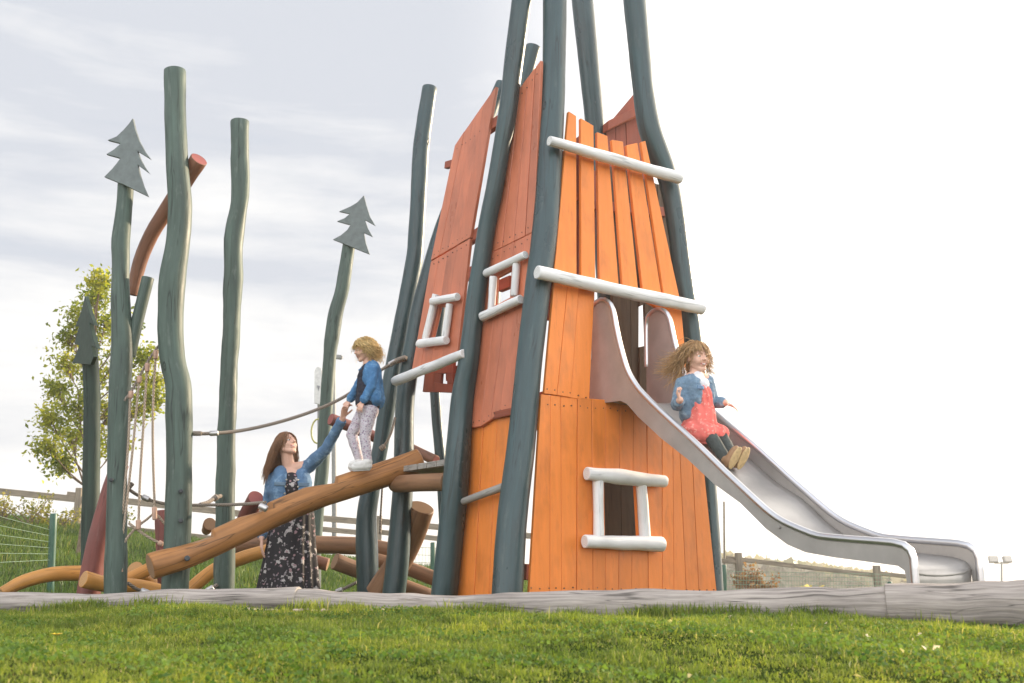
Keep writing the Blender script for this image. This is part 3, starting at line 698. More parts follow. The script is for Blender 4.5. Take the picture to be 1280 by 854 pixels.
# thin black grommet where a chain hangs at the top
# ------------------------------------------------------------------ slide
SPH = R(-57.5); SD = Vector((math.cos(SPH), math.sin(SPH), 0)); SC = Vector((-SD.y, SD.x, 0)); SW = .52
r_ = ray(757, 375); S0 = CAM + r_ * (6.8 / r_.y); S0 = Vector((S0.x, S0.y, 0))
def sz(px, py):
    r = ray(px, py); t = ((S0 - CAM).dot(SC)) / r.dot(SC); q = CAM + r * t
    return ((q - S0).dot(SD), q.z)
upper = [(738, 505), (738, 450), (738.5, 395), (742, 382), (751, 375), (760, 377.5), (766, 387), (771, 412), (776, 434), (784, 461), (793, 478), (804, 492), (830, 517.5), (868, 552), (905, 588), (930, 611.5), (958, 637), (975, 649.5), (991, 657.5), (1007.6, 664.5), (1024, 670), (1057, 673.5), (1090, 676), (1118, 678.5), (1130, 681.5), (1138, 688), (1142, 698), (1143, 712), (1143.5, 735)]
lower = [(1134, 735), (1133.5, 722), (1131, 713), (1123, 707.5), (1090, 703), (1044, 697), (1007.6, 690.6), (985, 681), (958, 661), (926, 629), (893, 605), (860, 574), (827, 548), (798, 521), (784, 505), (776, 501), (762, 503)]
U = [sz(*p) for p in upper]; Lo = [sz(*p) for p in lower]
zleg = .12
U[-1] = (U[-2][0] + .002, zleg); Lo[0] = (Lo[1][0], zleg)
sl = empty('slide', (S0.x + SD.x * 2.2 + SC.x * SW / 2, S0.y + SD.y * 2.2 + SC.y * SW / 2, 0), 'stainless steel playground slide running down from the orange tower wall to the right', 'slide')
def sp(s, z, c): return S0 + SD * s + SC * c + Vector((0, 0, z))
from mathutils.geometry import tessellate_polygon
def wall(c, th):
    mb = MB(); poly = U + Lo; n = len(poly)
    a = [mb.vert(sp(s, z, c)) for s, z in poly]; b_ = [mb.vert(sp(s, z, c + th)) for s, z in poly]
    tri = tessellate_polygon([[Vector((s, z, 0)) for s, z in poly]])
    for t3 in tri:
        mb.face([a[i] for i in t3], None, 0, False); mb.face([b_[i] for i in t3][::-1], None, 0, False)
    for i in range(n):
        j = (i + 1) % n; mb.face((a[i], a[j], b_[j], b_[i]), None, 0, False)
    return fixn(mb.build('side_wall', M['steel'], sl))
wall(-.004, .008); wall(SW - .004, .008)
for c in (0, SW):
    pts = [sp(s, z, c) for s, z in U[1:]]
    mb = MB(); tube(mb, pts, [.019] * len(pts), 14, 1, .0, .03, mi=0, capmi=0); mb.build('rail', M['rail'], sl)
# bed: follows the lower edge, then drops as an apron at the exit
bedl = [(s, z + .022) for s, z in Lo[4:-1]][::-1]
bedl = [(-.10, bedl[0][1])] + bedl
s_end, z_end = bedl[-1]
s_leg = (U[-2][0] + Lo[1][0]) / 2; bedl += [(lerp(s_end, s_leg, .45), z_end - .012), (lerp(s_end, s_leg, .78), z_end - .034), (s_leg - .03, z_end - .058), (s_leg - .022, z_end - .072)]
Pb, _ = catmull([Vector((s, 0, z)) for s, z in bedl], [1] * len(bedl), .035)
mb = MB(); rows = []
for q in Pb:
    row = []
    for k in range(11):
        c = k / 10 * 2 - 1; sag = -.018 * (1 - c * c) + .010 * abs(c) ** 6
        row.append(mb.vert(sp(q.x, q.z + sag, SW / 2 + c * (SW / 2 - .007))))
    rows.append(row)
for i in range(len(rows) - 1):
    for k in range(10): mb.face((rows[i][k], rows[i][k + 1], rows[i + 1][k + 1], rows[i + 1][k]))
bed = mb.build('bed', M['steel'], sl)
mb = MB(); rr_ = [[mb.vert(sp(s_leg - .027 - .008 * k, z_end - .056 - .27 * k, .006 + (SW - .012) * q / 6)) for q in range(7)] for k in np.linspace(0, 1, 6)]
for i in range(5):
    for q in range(6): mb.face((rr_[i][q], rr_[i][q + 1], rr_[i + 1][q + 1], rr_[i + 1][q]))
ap = mb.build('exit_apron', M['steel'], sl); sm = ap.modifiers.new('thickness', 'SOLIDIFY'); sm.thickness = .005; sm.offset = -1
sm = bed.modifiers.new('thickness', 'SOLIDIFY'); sm.thickness = .005; sm.offset = -1
def bedz(s): return float(np.interp(s, [q.x for q in Pb], [q.z for q in Pb]))
for c in (-.010, SW + .010):
    for s in (1.5,):
        mb = MB(); z = bedz(s) + .045; tube(mb, [sp(s, z, c - .006), sp(s, z, c + .006)], [.009, .009], 10, 1, 0, .01, mi=0, capmi=0); mb.build('bolt', M['steel'], sl)
# ------------------------------------------------------------------ tall posts on the left
TO = [M['teal_old'], M['end_teal']]
GPO = 'tall green posts beside the balance logs'
def bolt(parent, px, py, d, r=.016):
    q = at(px, py, d); n = (CAM - q).normalized(); mb = MB(); tube(mb, [q, q + n * .05], [r, r], 10, 1, 0, .02, bev=.3, mi=0, capmi=0); mb.build('bolt', M['bolt'], parent)
def cutout(pl, outline, parent, th=.03, mat='teal_board'):
    mb = MB(); poly = [pl.uv(*p) for p in outline]; n = len(poly)
    a = [mb.vert(pl.P(u, v, -th)) for u, v in poly]; b_ = [mb.vert(pl.P(u, v, 0)) for u, v in poly]
    for t3 in tessellate_polygon([[Vector((u, v, 0)) for u, v in poly]]):
        mb.face([b_[i] for i in t3], [(poly[i][1], poly[i][0]) for i in t3], 0, False); mb.face([a[i] for i in t3][::-1], [(0, 0)] * 3, 0, False)
    for i in range(n):
        j = (i + 1) % n; mb.face((a[i], a[j], b_[j], b_[i]), None, 0, False)
    return fixn(mb.build('tree_cutout', M[mat], parent), .003, 1)
def K(pts, ox, oy, s): return [(ox + x / s, oy + y / s) for x, y in pts]
# post with the left pine cutout and a forked branch
q = at(146, 745, 7.45)
t1 = empty('carved_post', (q.x, q.y, 0), 'forked green post topped by the larger left pine tree cutout', 'post', GPO)
p, r = pix([(144.5, 745, 14), (146.5, 600, 12), (149, 500, 13), (152, 440, 13.2), (151, 380, 11.5), (151, 330, 10.5), (151, 300, 11), (156, 250, 9.5), (158, 205, 9)], 7.45, 7.45)
p, r = grounded(p, r); log('trunk', p, r, TO, t1, seed=5, amp=.09)
p, r = pix([(160, 445, 9), (168, 415, 8), (177, 380, 7.5), (185, 347, 7.5)], 7.5, 7.5); log('branch', p, r, TO, t1, seed=6, amp=.05)
sgn = Plane(at(160, 200, 7.36), (1, -.12), 0.0)
cutout(sgn, K([(393, 208), (400, 240), (412, 275), (428, 305), (446, 330), (407, 306), (416, 330), (428, 352), (442, 372), (408, 347), (414, 375), (424, 408), (438, 440), (372, 408), (308, 382), (332, 358), (345, 342), (356, 327), (314, 315), (338, 300), (357, 283), (318, 273), (345, 262), (365, 243), (381, 225)], 0, 60, 2.372), t1)
bolt(t1, 139, 600, 7.38)
# big sinuous post
q = at(218, 745, 7.35); t2 = empty('wavy_post', (q.x, q.y, 0), 'thickest wavy green post standing behind the low end of the ramp log', 'post', GPO)
p, r = pix([(218, 745, 16.5), (222, 680, 16.5), (223.5, 600, 16), (224, 510, 16), (222.5, 480, 15.8), (215.5, 450, 15.5), (213.5, 400, 15.5), (215.5, 350, 16), (221.5, 310, 15), (225, 260, 14), (221.5, 205, 13.5), (219.5, 150, 13), (218.5, 88, 13.2)], 7.36, 7.36)
p, r = grounded(p, r); log('trunk', p, r, TO, t2, seed=8, amp=.07)
bolt(t2, 226, 614, 7.28); bolt(t2, 226, 651, 7.28)
p, r = pix([(279.5, 740, 12.5), (282, 600, 12), (285, 500, 11), (287, 450, 11), (290, 400, 11), (291, 350, 12), (292.5, 300, 11.5), (300, 245, 11), (300, 200, 11), (300, 151, 10.8)], 8.6, 8.6)
p, r = grounded(p, r); tag(log('post', p, r, TO, seed=12, amp=.13), 'plain slim green post with a flat top, between the wavy post and the woman', 'post', GPO)
q = at(112, 720, 9.2); t0 = empty('carved_post', (q.x, q.y, 0), 'short dark green post with a narrow pine cutout in front of the leafy tree', 'post', GPO)
p, r = pix([(111.5, 720, 10.5), (113, 650, 10.5), (114, 600, 10.5), (115, 500, 10), (112.5, 440, 9.5), (114, 420, 8)], 9.2, 9.2)
p, r = grounded(p, r); log('trunk', p, r, [M['deep_green'], M['end_teal']], t0, seed=15, amp=.06)
s0 = Plane(at(105, 420, 9.08), (.55, -.83), 0)
cutout(s0, [(106, 370), (111, 388), (118, 407), (112, 404), (116, 422), (121, 436), (114, 432), (117, 446), (113, 456), (101, 455), (90, 454), (95, 442), (99, 432), (93, 430), (96, 417), (99, 408), (94, 408), (99, 396), (103, 384)], t0, .035, 'backlit_board')
q = at(395, 720, 10.6); t4 = empty('carved_post', (q.x, q.y, 0), 'bent green post topped by the right pine tree cutout, behind the girl on the log', 'post', GPO)
p, r = pix([(392, 720, 8), (396, 650, 8), (402.5, 590, 8), (407.5, 520, 8.2), (412, 450, 8), (415.5, 420, 9.5), (420, 390, 9.2), (428, 360, 8.6), (435.5, 310, 8), (437, 296, 7.5)], 10.6, 10.6)
p, r = grounded(p, r); log('trunk', p, r, TO, t4, seed=17, amp=.08)
s4 = Plane(at(443, 290, 10.5), (1, -.1), 0)
cutout(s4, K([(130, 437), (137, 465), (148, 500), (164, 527), (133, 510), (142, 535), (156, 560), (130, 548), (136, 580), (147, 612), (92, 590), (38, 568), (62, 555), (80, 540), (90, 525), (50, 514), (72, 505), (88, 492), (56, 485), (90, 470), (110, 458)], 400, 60, 2.373), t4)
p, r = pix([(460.5, 742, 14), (458.5, 690, 14), (458.5, 640, 12.5), (467, 595, 11), (475.5, 560, 9.8), (485, 500, 10.8), (493.5, 450, 10.4), (503.5, 400, 10.4), (517, 330, 11), (520, 300, 10.3), (523.5, 240, 10.3), (527, 180, 10.3), (537.5, 109, 9.5)], 8.7, 8.7)
p, r = grounded(p, r); tag(log('post', p, r, TE, seed=19, amp=.06), 'tall leaning dark green post with a sawn top, left of the salmon turret', 'post', GPO)

# logs
def lg(name, pp, mats, label, cat='log', group=None, **kw):
    p, r = pixd(pp); return tag(log(name, p, r, mats, **kw), label, cat, group)
RL = [M['redlog'], M['end_red']]; HL = [M['honey'], M['end_honey']]; BL = [M['brownlog'], M['end_brown']]
o = lg('leaning_log', [(165, 369, 7, 7.72), (175, 328, 8.5, 7.7), (189, 294, 9, 7.66), (208, 263, 9.5, 7.6), (233, 224, 10, 7.52), (249, 199, 11, 7.42)], [M['brownred'], M['end_red']], 'red brown bent log bolted high between the forked post and the wavy post', seed=3, bev=.06)
p, r = pixd([(110, 745, 14, 8.3), (122, 680, 13.5, 8.3), (138, 620, 12.5, 8.3), (150, 580, 11, 8.3)]); p, r = grounded(p, r)
tag(log('leaning_log', p, r, RL, seed=4), 'dark red log leaning up behind the forked post', 'log')
p, r = pixd([(205, 700, 9, 9.0), (203, 660, 9, 9.0), (202, 638, 8.5, 9.0)]); p, r = grounded(p, r)
tag(log('stump_post', p, r, RL, seed=5), 'short red stump post half hidden behind the wavy post', 'log')
lg('leaning_log', [(300, 668, 11, 8.6), (309, 645, 11, 8.4), (320, 622, 10, 8.2)], RL, 'short red log standing behind the ramp log left of the woman', seed=6)
lg('crossbar_log', [(413, 524, 7.5, 9.6), (440, 534, 7, 9.75), (475, 549, 7, 9.9)], RL, 'dark red crossbar log behind the hands of the woman and girl', seed=7)
lg('crossbar_log', [(513, 560, 6, 9.2), (545, 576, 6.5, 9.0)], [M['brownred'], M['end_red']], 'red brown crossbar log behind the end of the platform', seed=8)
def notch(k):
    for a, b_ in ((.04, .215), (.31, .43), (.565, .68)):     # carved treads, each ending in a riser
        if a <= k <= b_: return 1.0 - .52 * (k - a) / (b_ - a)
    return 2.0
rl = lg('ramp_log', [(187.5, 708.6, 16.8, 7.05), (238, 692, 16.4, 7.2), (309, 659.5, 16.2, 7.38), (349, 640, 16.4, 7.55), (396, 620.6, 15.8, 7.7), (449, 603, 16, 7.82), (495, 588, 16, 7.94), (526, 575, 15.2, 8.0)], [M['ramp'], M['end_brown']], 'thick brown ramp log with carved steps that the small girl stands on', 'log', seed=10, amp=.035, segs=36, bev=.10, cut=notch, step=.012)
bolt(rl, 234, 698, 7.10, .02)
GL = 'honey coloured and brown logs of the low climbing tangle'
lg('climbing_log', [(2, 741, 7, 8.4), (30, 727, 8.5, 8.5), (65, 718, 9, 8.6), (100, 716.5, 9.5, 8.75), (125, 718, 9.5, 8.85)], HL, 'honey coloured log arching up from the ground at the far left', 'log', GL, seed=11)
lg('climbing_log', [(104, 724, 10.5, 8.0), (135, 731, 9.5, 8.15), (175, 733, 8.5, 8.3), (215, 742, 8.5, 8.45), (260, 746, 8.5, 8.6)], HL, 'honey coloured log with a round sawn end left of the forked post', 'log', GL, seed=12)
lg('climbing_log', [(168, 711, 10, 8.9), (183, 726, 9, 9.1), (205, 742, 9, 9.3)], HL, 'short honey log with its round end showing between the forked and wavy posts', 'log', GL, seed=13)
lg('climbing_log', [(160, 724, 8, 8.75), (185, 712, 8, 8.75), (215, 694, 8, 8.8)], HL, 'thin honey log rising towards the low end of the ramp log', 'log', GL, seed=14)
lg('climbing_log', [(228, 746, 8, 8.95), (250, 726, 8.5, 9.0), (272, 710, 8.5, 9.1), (305, 697, 8.5, 9.2), (335, 688, 8, 9.3)], HL, 'curved honey log rising behind the plain slim post', 'log', GL, seed=15)
lg('climbing_log', [(255, 690, 7, 9.7), (295, 684, 8, 9.7), (330, 679, 8.5, 9.7), (400, 681, 11, 9.6), (450, 683, 11, 9.6), (492, 689, 10, 9.6)], BL, 'brown log lying level behind the woman', 'log', GL, seed=16)
lg('climbing_log', [(258, 663, 6, 9.6), (262, 655, 8, 9.3)], BL, 'brown log butt peeping out right of the wavy post', 'log', GL, seed=17)
lg('climbing_log', [(418, 701.5, 10.5, 9.0), (445, 712, 10, 9.1), (490, 728, 9.5, 9.2), (538, 746, 9.5, 9.3)], BL, 'lower brown log with a round sawn end right of the woman', 'log', GL, seed=18)
lg('climbing_log', [(470, 700, 8.5, 9.45), (505, 709, 9, 9.45), (545, 724, 9, 9.45)], BL, 'brown log lying between the dark post and the tower post', 'log', GL, seed=19)
p, r = pixd([(470, 744, 15, 8.5), (500, 700, 15.5, 8.45), (516, 665, 16.5, 8.4), (527, 634, 16.5, 8.3)])
tag(log('leaning_log', p, r, BL, seed=20), 'thick brown log leaning up under the grey platform', 'log')
lg('climbing_log', [(340, 705, 7, 9.9), (385, 701, 8, 9.9), (410, 706, 8, 9.9)], [M['brownred'], M['end_brown']], 'reddish log lying low right beside the skirt of the woman', 'log', GL, seed=21)

# ropes
def rope(pp, rpx, label, mat='rope', fit=(), group=None):
    mb = MB(); p, _ = pixd([(a, b_, 1, d) for a, b_, d in pp]); tube(mb, p, [rpx] * len(p), 10, 1, .04, .03, freq=9, mi=0, capmi=0)
    o = tag(mb.build('rope', M[mat]), label, 'rope', group)
    for (a, b_, d, a2, b2, k, m_) in fit:
        mb = MB(); A = at(a, b_, d); B = at(a2, b2, d); tube(mb, [A, B], [rpx * k] * 2, 12, 1, .05, .02, bev=.3, mi=0, capmi=0); mb.build('clamp', M[m_], o)
    return o
rope([(240, 542, 7.4), (262, 542, 7.5), (300, 538.5, 7.7), (340, 530, 7.85), (380, 518, 8.0), (415, 504, 8.1), (440, 490, 8.15), (462, 473, 8.2), (482, 459, 8.2), (500, 449, 8.15), (508, 447, 8.1)], .0135, 'thick grey handrail rope sagging from the wavy post up to the tower', 'rope', [(262, 542, 7.5, 273, 541.5, 1.5, 'clamp'), (241, 542, 7.4, 252, 542, 1.35, 'rope'), (486, 456.5, 8.2, 495, 451.5, 1.8, 'clamp'), (494, 452, 8.18, 508, 447, 1.9, 'rope')])
rope([(160, 611, 7.5), (172, 619, 7.6), (190, 626, 7.7), (215, 631, 7.75), (250, 631.5, 7.7), (300, 630.5, 7.5), (332, 628, 7.35)], .0125, 'grey rope running level from the forked post to the ramp log', 'rope', [(178, 621, 7.6, 187, 625, 1.7, 'clamp'), (324, 632, 7.3, 334, 637, 2.0, 'clamp'), (160, 611, 7.5, 166, 604, 1.4, 'rope')])
rope([(250, 631, 8.2), (260, 628, 8.3), (268, 623, 8.4), (276, 620, 8.5)], .017, 'short knotted rope end tied to the plain slim post', 'rope', [(266, 625, 8.4, 272, 620, 1.5, 'rope')])
rope([(160, 729, 7.5), (172, 737, 7.6), (190, 742, 7.75), (203, 744, 7.9)], .0125, 'low rope with a metal clamp at the foot of the forked post', 'rope', [(176, 738, 7.6, 186, 741.5, 1.7, 'clamp')])
rope([(255, 742, 8.5), (265, 735, 8.5), (272, 731, 8.5)], .016, 'short rope stub clamped at the foot of the plain slim post', 'rope', [(258, 739, 8.47, 267, 734, 1.5, 'clamp')])
rope([(415, 742, 8.9), (432, 735, 8.9), (446, 728, 8.8)], .014, 'short rope stub at the foot of the tall leaning post', 'rope', [(420, 740, 8.88, 428, 736.5, 1.5, 'clamp')])
rope([(494, 522, 8.15), (489, 541, 8.1), (483, 553, 8.1), (477, 561, 8.1)], .010, 'short rope with a frayed knot hanging beside the tower post', 'rope', [(481, 557, 8.08, 475, 562, 2.2, 'rope')])
rope([(478, 606, 9.0), (476, 640, 9.0), (475, 668, 9.0)], .009, 'thin rope hanging straight down below the ramp log end', 'rope')
cn = empty('climbing_net', (at(175, 740, 7.5).x, 7.5, 0), 'hanging rope climbing net between the forked post and the wavy post', 'climbing net')
def nrope(pp, r_, name='net_rope', mat='rope_pale'):
    mb = MB(); p, _ = pixd([(a, b_, 1, d) for a, b_, d in pp]); tube(mb, p, [r_] * len(p), 8, 1, .04, .04, freq=9, mi=0, capmi=0); return mb.build(name, M[mat], cn)
nrope([(155, 501, 7.4), (165, 488, 7.42), (175, 469, 7.42), (188, 447, 7.42), (201, 429, 7.42)], .0105, 'top_rope', 'rope')
for pp in ([(163, 492, 7.42), (160, 560, 7.42), (153, 640, 7.42), (148.5, 688, 7.42), (151, 714, 7.42)], [(174, 473, 7.42), (166, 560, 7.42), (157, 640, 7.42), (150, 690, 7.42)], [(184, 457, 7.42), (180, 520, 7.42), (175, 600, 7.42), (173, 658, 7.42)], [(195, 441, 7.42), (191.5, 500, 7.42), (191, 560, 7.42), (193.5, 640, 7.42)]): nrope(pp, .0095)
nrope([(149, 688, 7.42), (160, 671, 7.44), (172, 658, 7.46), (184, 649, 7.48), (193, 641, 7.5), (206, 655, 7.5)], .0095); nrope([(161, 654, 7.45), (173, 663, 7.46), (188, 673, 7.47), (202, 680, 7.48)], .0095)
for (a, b_, c, d) in ((195, 438, 194.5, 449), (184.5, 454, 184, 465), (174.5, 470, 174, 479), (164, 489, 163, 498), (173, 650, 173, 662), (193, 634, 193.5, 650), (149, 682, 149, 692), (150.5, 708, 151.5, 716), (198, 678, 204, 681)):
    mb = MB(); tube(mb, [at(a, b_, 7.41), at(c, d, 7.41)], [.019, .017], 10, 1, .03, .02, bev=.3, mi=0, capmi=0); mb.build('rope_fitting', M['fitting'], cn)
# ------------------------------------------------------------------ background
def wood_fence(name, label, posts, rails, group=None):
    p0 = posts[0]; q = at(p0[0], p0[2], p0[3]); root = empty(name, (q.x, q.y, float(gz(q.x, q.y))), label, 'fence', group)
    for (x, y0, y1, d, w) in posts:
        a = at(x, y0, d); b_ = at(x, y1, d); a.x = b_.x; a.y = b_.y; b_.z = min(b_.z, float(gz(a.x, a.y)) - .05) if abs(y1) > 0 else b_.z
        mb = MB(); bar(mb, b_, a, w, w, 0, random.random(), Vector((0, -1, 0))); fixn(mb.build('fence_post', M['fence'], root), .008, 1)
    for (x0, y0, d0, x1, y1, d1, h) in rails:
        mb = MB(); bar(mb, at(x0, y0, d0), at(x1, y1, d1), .07, h, 0, random.random()); fixn(mb.build('fence_rail', M['fence'], root), .006, 1)
    return root
wood_fence('rail_fence', 'grey wooden rail fence crossing the grassy ridge behind the posts',
    [(-110, 590, 660, 22, .16), (95, 610, 662, 22, .13), (330, 637, 690, 22.2, .13), (472, 645, 705, 22.4, .13), (640, 662, 725, 22.6, .13), (780, 676, 735, 22.8, .13)],
    [(-240, 590, 22, 95, 624, 22, .14), (84, 618.5, 22.1, 330, 645.5, 22.2, .14), (322, 641, 22.3, 472, 654, 22.4, .13), (465, 651, 22.5, 640, 668, 22.6, .13), (632, 667, 22.7, 900, 694, 23, .13), (-240, 632, 22, 95, 656, 22, .11), (84, 653, 22.1, 330, 680, 22.2, .11), (322, 654, 22.3, 472, 668, 22.4, .11), (465, 664, 22.5, 640, 684, 22.6, .11)])
wood_fence('rail_fence', 'wooden rail fence seen below the slide on the right', [(925, 691, 740, 17, .105), (1098, 707, 742, 17.4, .105), (1275, 726, 760, 18, .105)], [(908, 697.5, 17.1, 1100, 720, 17.5, .07), (1092, 716, 17.6, 1290, 738, 18, .07), (700, 678, 17, 930, 704, 17, .07)])
def mesh_fence(label, posts, d0, x0, y0a, y0b, x1, y1a, y1b, d1, rows, cols):
    q = at(posts[0][0], posts[0][2], posts[0][3]); root = empty('wire_fence', (q.x, q.y, float(gz(q.x, q.y))), label, 'fence')
    for (x, ya, yb, d, r_) in posts:
        a = at(x, yb, d); b_ = at(x, ya, d); a.z = min(a.z, float(gz(a.x, a.y)) - .05); mb = MB(); tube(mb, [a, b_], [r_, r_], 10, 1, 0, .2, bev=.3, mi=0, capmi=0); mb.build('fence_post', M['green_steel'], root)
    mb = MB()
    for i in range(rows):
        k = i / (rows - 1); tube(mb, [at(x0, lerp(y0a, y0b, k), d0), at(x1, lerp(y1a, y1b, k), d1)], [.0035, .0035], 4, 1, 0, 9, cap=0)
    for i in range(cols):
        k = i / max(1, cols - 1); x = lerp(x0, x1, k); d = lerp(d0, d1, k); tube(mb, [at(x, lerp(y0a, y1a, k), d), at(x, lerp(y0b, y1b, k), d)], [.0022, .0022], 4, 1, 0, 9, cap=0)
    mb.build('wire_mesh', M['wire'], root)
mesh_fence('low green wire fence with one slanting green post on the left slope', [(67, 642, 702, 13, .045)], 11.5, -60, 630, 706, 65, 663, 700, 13, 6, 2)
mesh_fence('green wire mesh fence under the slide beside the bush', [(905, 706, 742, 15, .035), (1112, 727, 745, 15.6, .035)], 15, 905, 714, 742, 1112, 718, 742, 15.6, 6, 60)
mesh_fence('green wire mesh fence behind the tower foot at the grey platform', [(541, 678, 730, 16, .04)], 16, 478, 682, 730, 640, 690, 735, 16, 6, 40)

# leafy tree at the left
def tree(label, base, d, zb, crown, trunk_r, nleaf, size, seed, mat, limbs=11):
    rg = random.Random(seed); B = at(base[0], base[1], d); B.z = zb
    root = empty('leafy_tree', (B.x, B.y, zb), label, 'tree')
    mb = MB(); C = [at(x, y, d) for x, y, _ in crown]; top = max(C, key=lambda c: c.z)
    pts = [B - Vector((0, 0, .1)), B.lerp(top, .3) + Vector((.05, .1, 0)), B.lerp(top, .6) + Vector((-.04, 0, 0)), top]
    tube(mb, pts, [trunk_r, trunk_r * .8, trunk_r * .55, trunk_r * .12], 10, seed, .08, .15, mi=0, capmi=0)
    L = []; 
    for i, (x, y, rp) in enumerate(crown):
        c = at(x, y, d + rg.uniform(-.7, .7)); rr = rad(c, rp)
        k = max(.25, min(.9, (c.z - B.z) / (top.z - B.z) - .18)); s = B.lerp(top, k)
        mid = s.lerp(c, .5) + Vector((0, 0, -.04)); tube(mb, [s, mid, c], [trunk_r * .35, trunk_r * .2, .006], 6, i, .05, .1, mi=0, capmi=0)
        for j in range(12):
            v = Vector((rg.gauss(0, 1), rg.gauss(0, 1), rg.gauss(0, .9))).normalized() * rr * rg.uniform(.55, 1.12)
            e = c + v; tube(mb, [mid.lerp(c, rg.random()), (c + e) / 2 + Vector((0, 0, .03)), e], [.008, .005, .002], 4, j, 0, .1, cap=0)
            for l in range(int(nleaf / len(crown) / 12)):
                t = rg.random() ** .6; q = c.lerp(e, t) + Vector((rg.gauss(0, .10), rg.gauss(0, .10), rg.gauss(0, .10))); L.append(q[:])
    mb.build('trunk', M['bark'], root)
    leafquads('crown', mat, L, size, seed, .3, parent=root, aspect=.5)
crown = [(120, 372, 13), (100, 395, 20), (135, 400, 22), (160, 410, 16), (85, 420, 17), (112, 430, 24), (150, 440, 24), (180, 445, 14), (80, 455, 22), (112, 470, 24), (155, 480, 26), (190, 478, 15), (68, 487, 16), (98, 505, 22), (135, 520, 24), (170, 515, 20), (62, 525, 18), (88, 545, 22), (115, 555, 16), (60, 560, 17), (75, 580, 12), (150, 555, 12), (190, 500, 12), (124, 352, 6)]
bz = float(gz(at(98, 690, 17).x, 17))
tree('young leafy tree with airy yellow green crown behind the short dark post', (98, 690), 17, bz, crown, .05, 9800, .085, 5, M['leaf'])
def shrub(label, c, d, spread, n, size, mat, seed, stems=9):
    rg = random.Random(seed); B = at(c[0], c[1], d); B.z = float(gz(B.x, B.y)); root = empty('shrub', B, label, 'shrub', None)
    mb = MB(); L = []
    for i in range(stems):
        e = B + Vector((rg.gauss(0, .5) * spread[0], rg.gauss(0, .4) * spread[0], spread[1] * rg.uniform(.5, 1.0)))
        tube(mb, [B + Vector((rg.uniform(-.3, .3) * spread[0], 0, -.03)), (B + e) / 2 + Vector((0, 0, .08)), e], [.012, .008, .003], 5, i, 0, .1, cap=0)
        for j in range(n // stems):
            t = rg.uniform(.25, 1); q = ((B + e) / 2).lerp(e, t) if t > .3 else B.lerp(e, t + .2); s_ = .13 * spread[0]
            L.append((q + Vector((rg.gauss(0, s_), rg.gauss(0, s_), rg.gauss(0, s_)))) [:])
    mb.build('stem', M['bark'], root); leafquads('foliage', mat, L, size, seed, .2, parent=root)
for (x, y, h, lab) in ((6, 640, .6, 'yellowish shrub at the left picture edge by the rail fence'), (42, 645, .62, 'yellowish shrub left of the green slanting post'), (72, 650, .5, 'small yellowish shrub just behind the green slanting post'), (120, 655, .5, 'yellowish shrub right of the thin tree trunk')):
    shrub(lab, (x, y), 20.5, (.6, h), 300, .07, M['shrubleaf'], x + 3)
shrub('rust coloured bush below the slide by the wooden fence post', (944, 742), 16.2, (.42, .62), 700, .075, M['redleaf'], 12, 14)
shrub('pale feathery bush below the middle of the slide', (1015, 742), 14.5, (.22, .34), 160, .06, M['paleleaf'], 13, 7)
shrub('small olive bush beside the rust coloured bush', (982, 742), 16.0, (.3, .33), 300, .06, M['shrubleaf'], 14)
# distant wooded hillside and conifers
mb = MB(); L = []; rg = random.Random(4)
for i in range(9000):
    x = rg.uniform(880, 1150); dd = rg.uniform(120, 150); base = 742; top = np.interp(x, [880, 905, 960, 1040, 1090, 1110, 1150], [738, 700, 708, 716, 722, 727, 731]) + 5 * mnoise.noise(Vector((x * .06, 0, 0)))
    L.append(at(x, top + (760 - top) * rg.random() ** 1.3, dd)[:])
leafquads('distant_wood', M['farleaf'], L, 2.2, 3, .2, 'hazy far-off wooded hillside seen under the slide', 'wood', 'stuff', aspect=.9)
for (x, top, lab) in ((1102, 717, 'distant pale conifer left of the slide leg, taller of two'), (1112, 722, 'distant pale conifer closest to the slide leg, shorter of two'), (1231, 729, 'tiny distant conifer just right of the slide exit')):
    B = at(x, 748, 110); T = at(x, top, 110); root = empty('conifer', B, lab, 'tree'); mb = MB(); tube(mb, [B, T], [.18, .03], 6, 1, 0, 2); mb.build('trunk', M['bark'], root)
    L = []
    for i in range(500):
        k = rg.random(); w = (1 - k) * (T.z - B.z) * .22 * rg.random(); a_ = rg.random() * 6.28; L.append((B.lerp(T, k) + Vector((math.cos(a_) * w, math.sin(a_) * w, 0)))[:])
    leafquads('crown', M['farleaf'], L, .35, x, .4, parent=root)
# floodlights on a mast
FLD = 70.0
B = at(1252, 775, FLD); fl = empty('floodlight_mast', B, 'distant mast with two square floodlights at the right picture edge', 'floodlight')
mb = MB(); tube(mb, [B, at(1252, 702, FLD)], [.10, .07], 8, 1, 0, 1, mi=0, capmi=0); mb.build('mast', M['lampgrey'], fl)
mb = MB(); bar(mb, at(1243, 704, FLD), at(1261, 704, FLD), .08, .10); mb.build('cross_arm', M['lampgrey'], fl)
for x, tl_ in ((1241.5, -.25), (1259, .12)):
    c = at(x, 699.5, FLD); ax = (Vector((1, tl_, 0)).normalized(), Vector((-tl_, 1, -.35)).normalized(), None); zz = ax[0].cross(ax[1]).normalized(); ax = (ax[0], zz.cross(ax[0]), zz)
    mb = MB(); box(mb, c, ax, (.30, .12, .22)); o = fixn(mb.build('floodlight', M['lampgrey'], fl), .03, 1)
    mb = MB(); box(mb, c - ax[1] * .125, ax, (.24, .01, .17)); mb.build('glass', M['glass'], o)
p = at(905, 742, 18); mb = MB(); tube(mb, [p - Vector((0, 0, .3)), at(905, 627, 18)], [.022, .018], 8, 1, 0, .5, mi=0, capmi=0); tag(mb.build('thin_pole', M['fence']), 'thin bare pole standing right of the orange tower wall', 'pole')
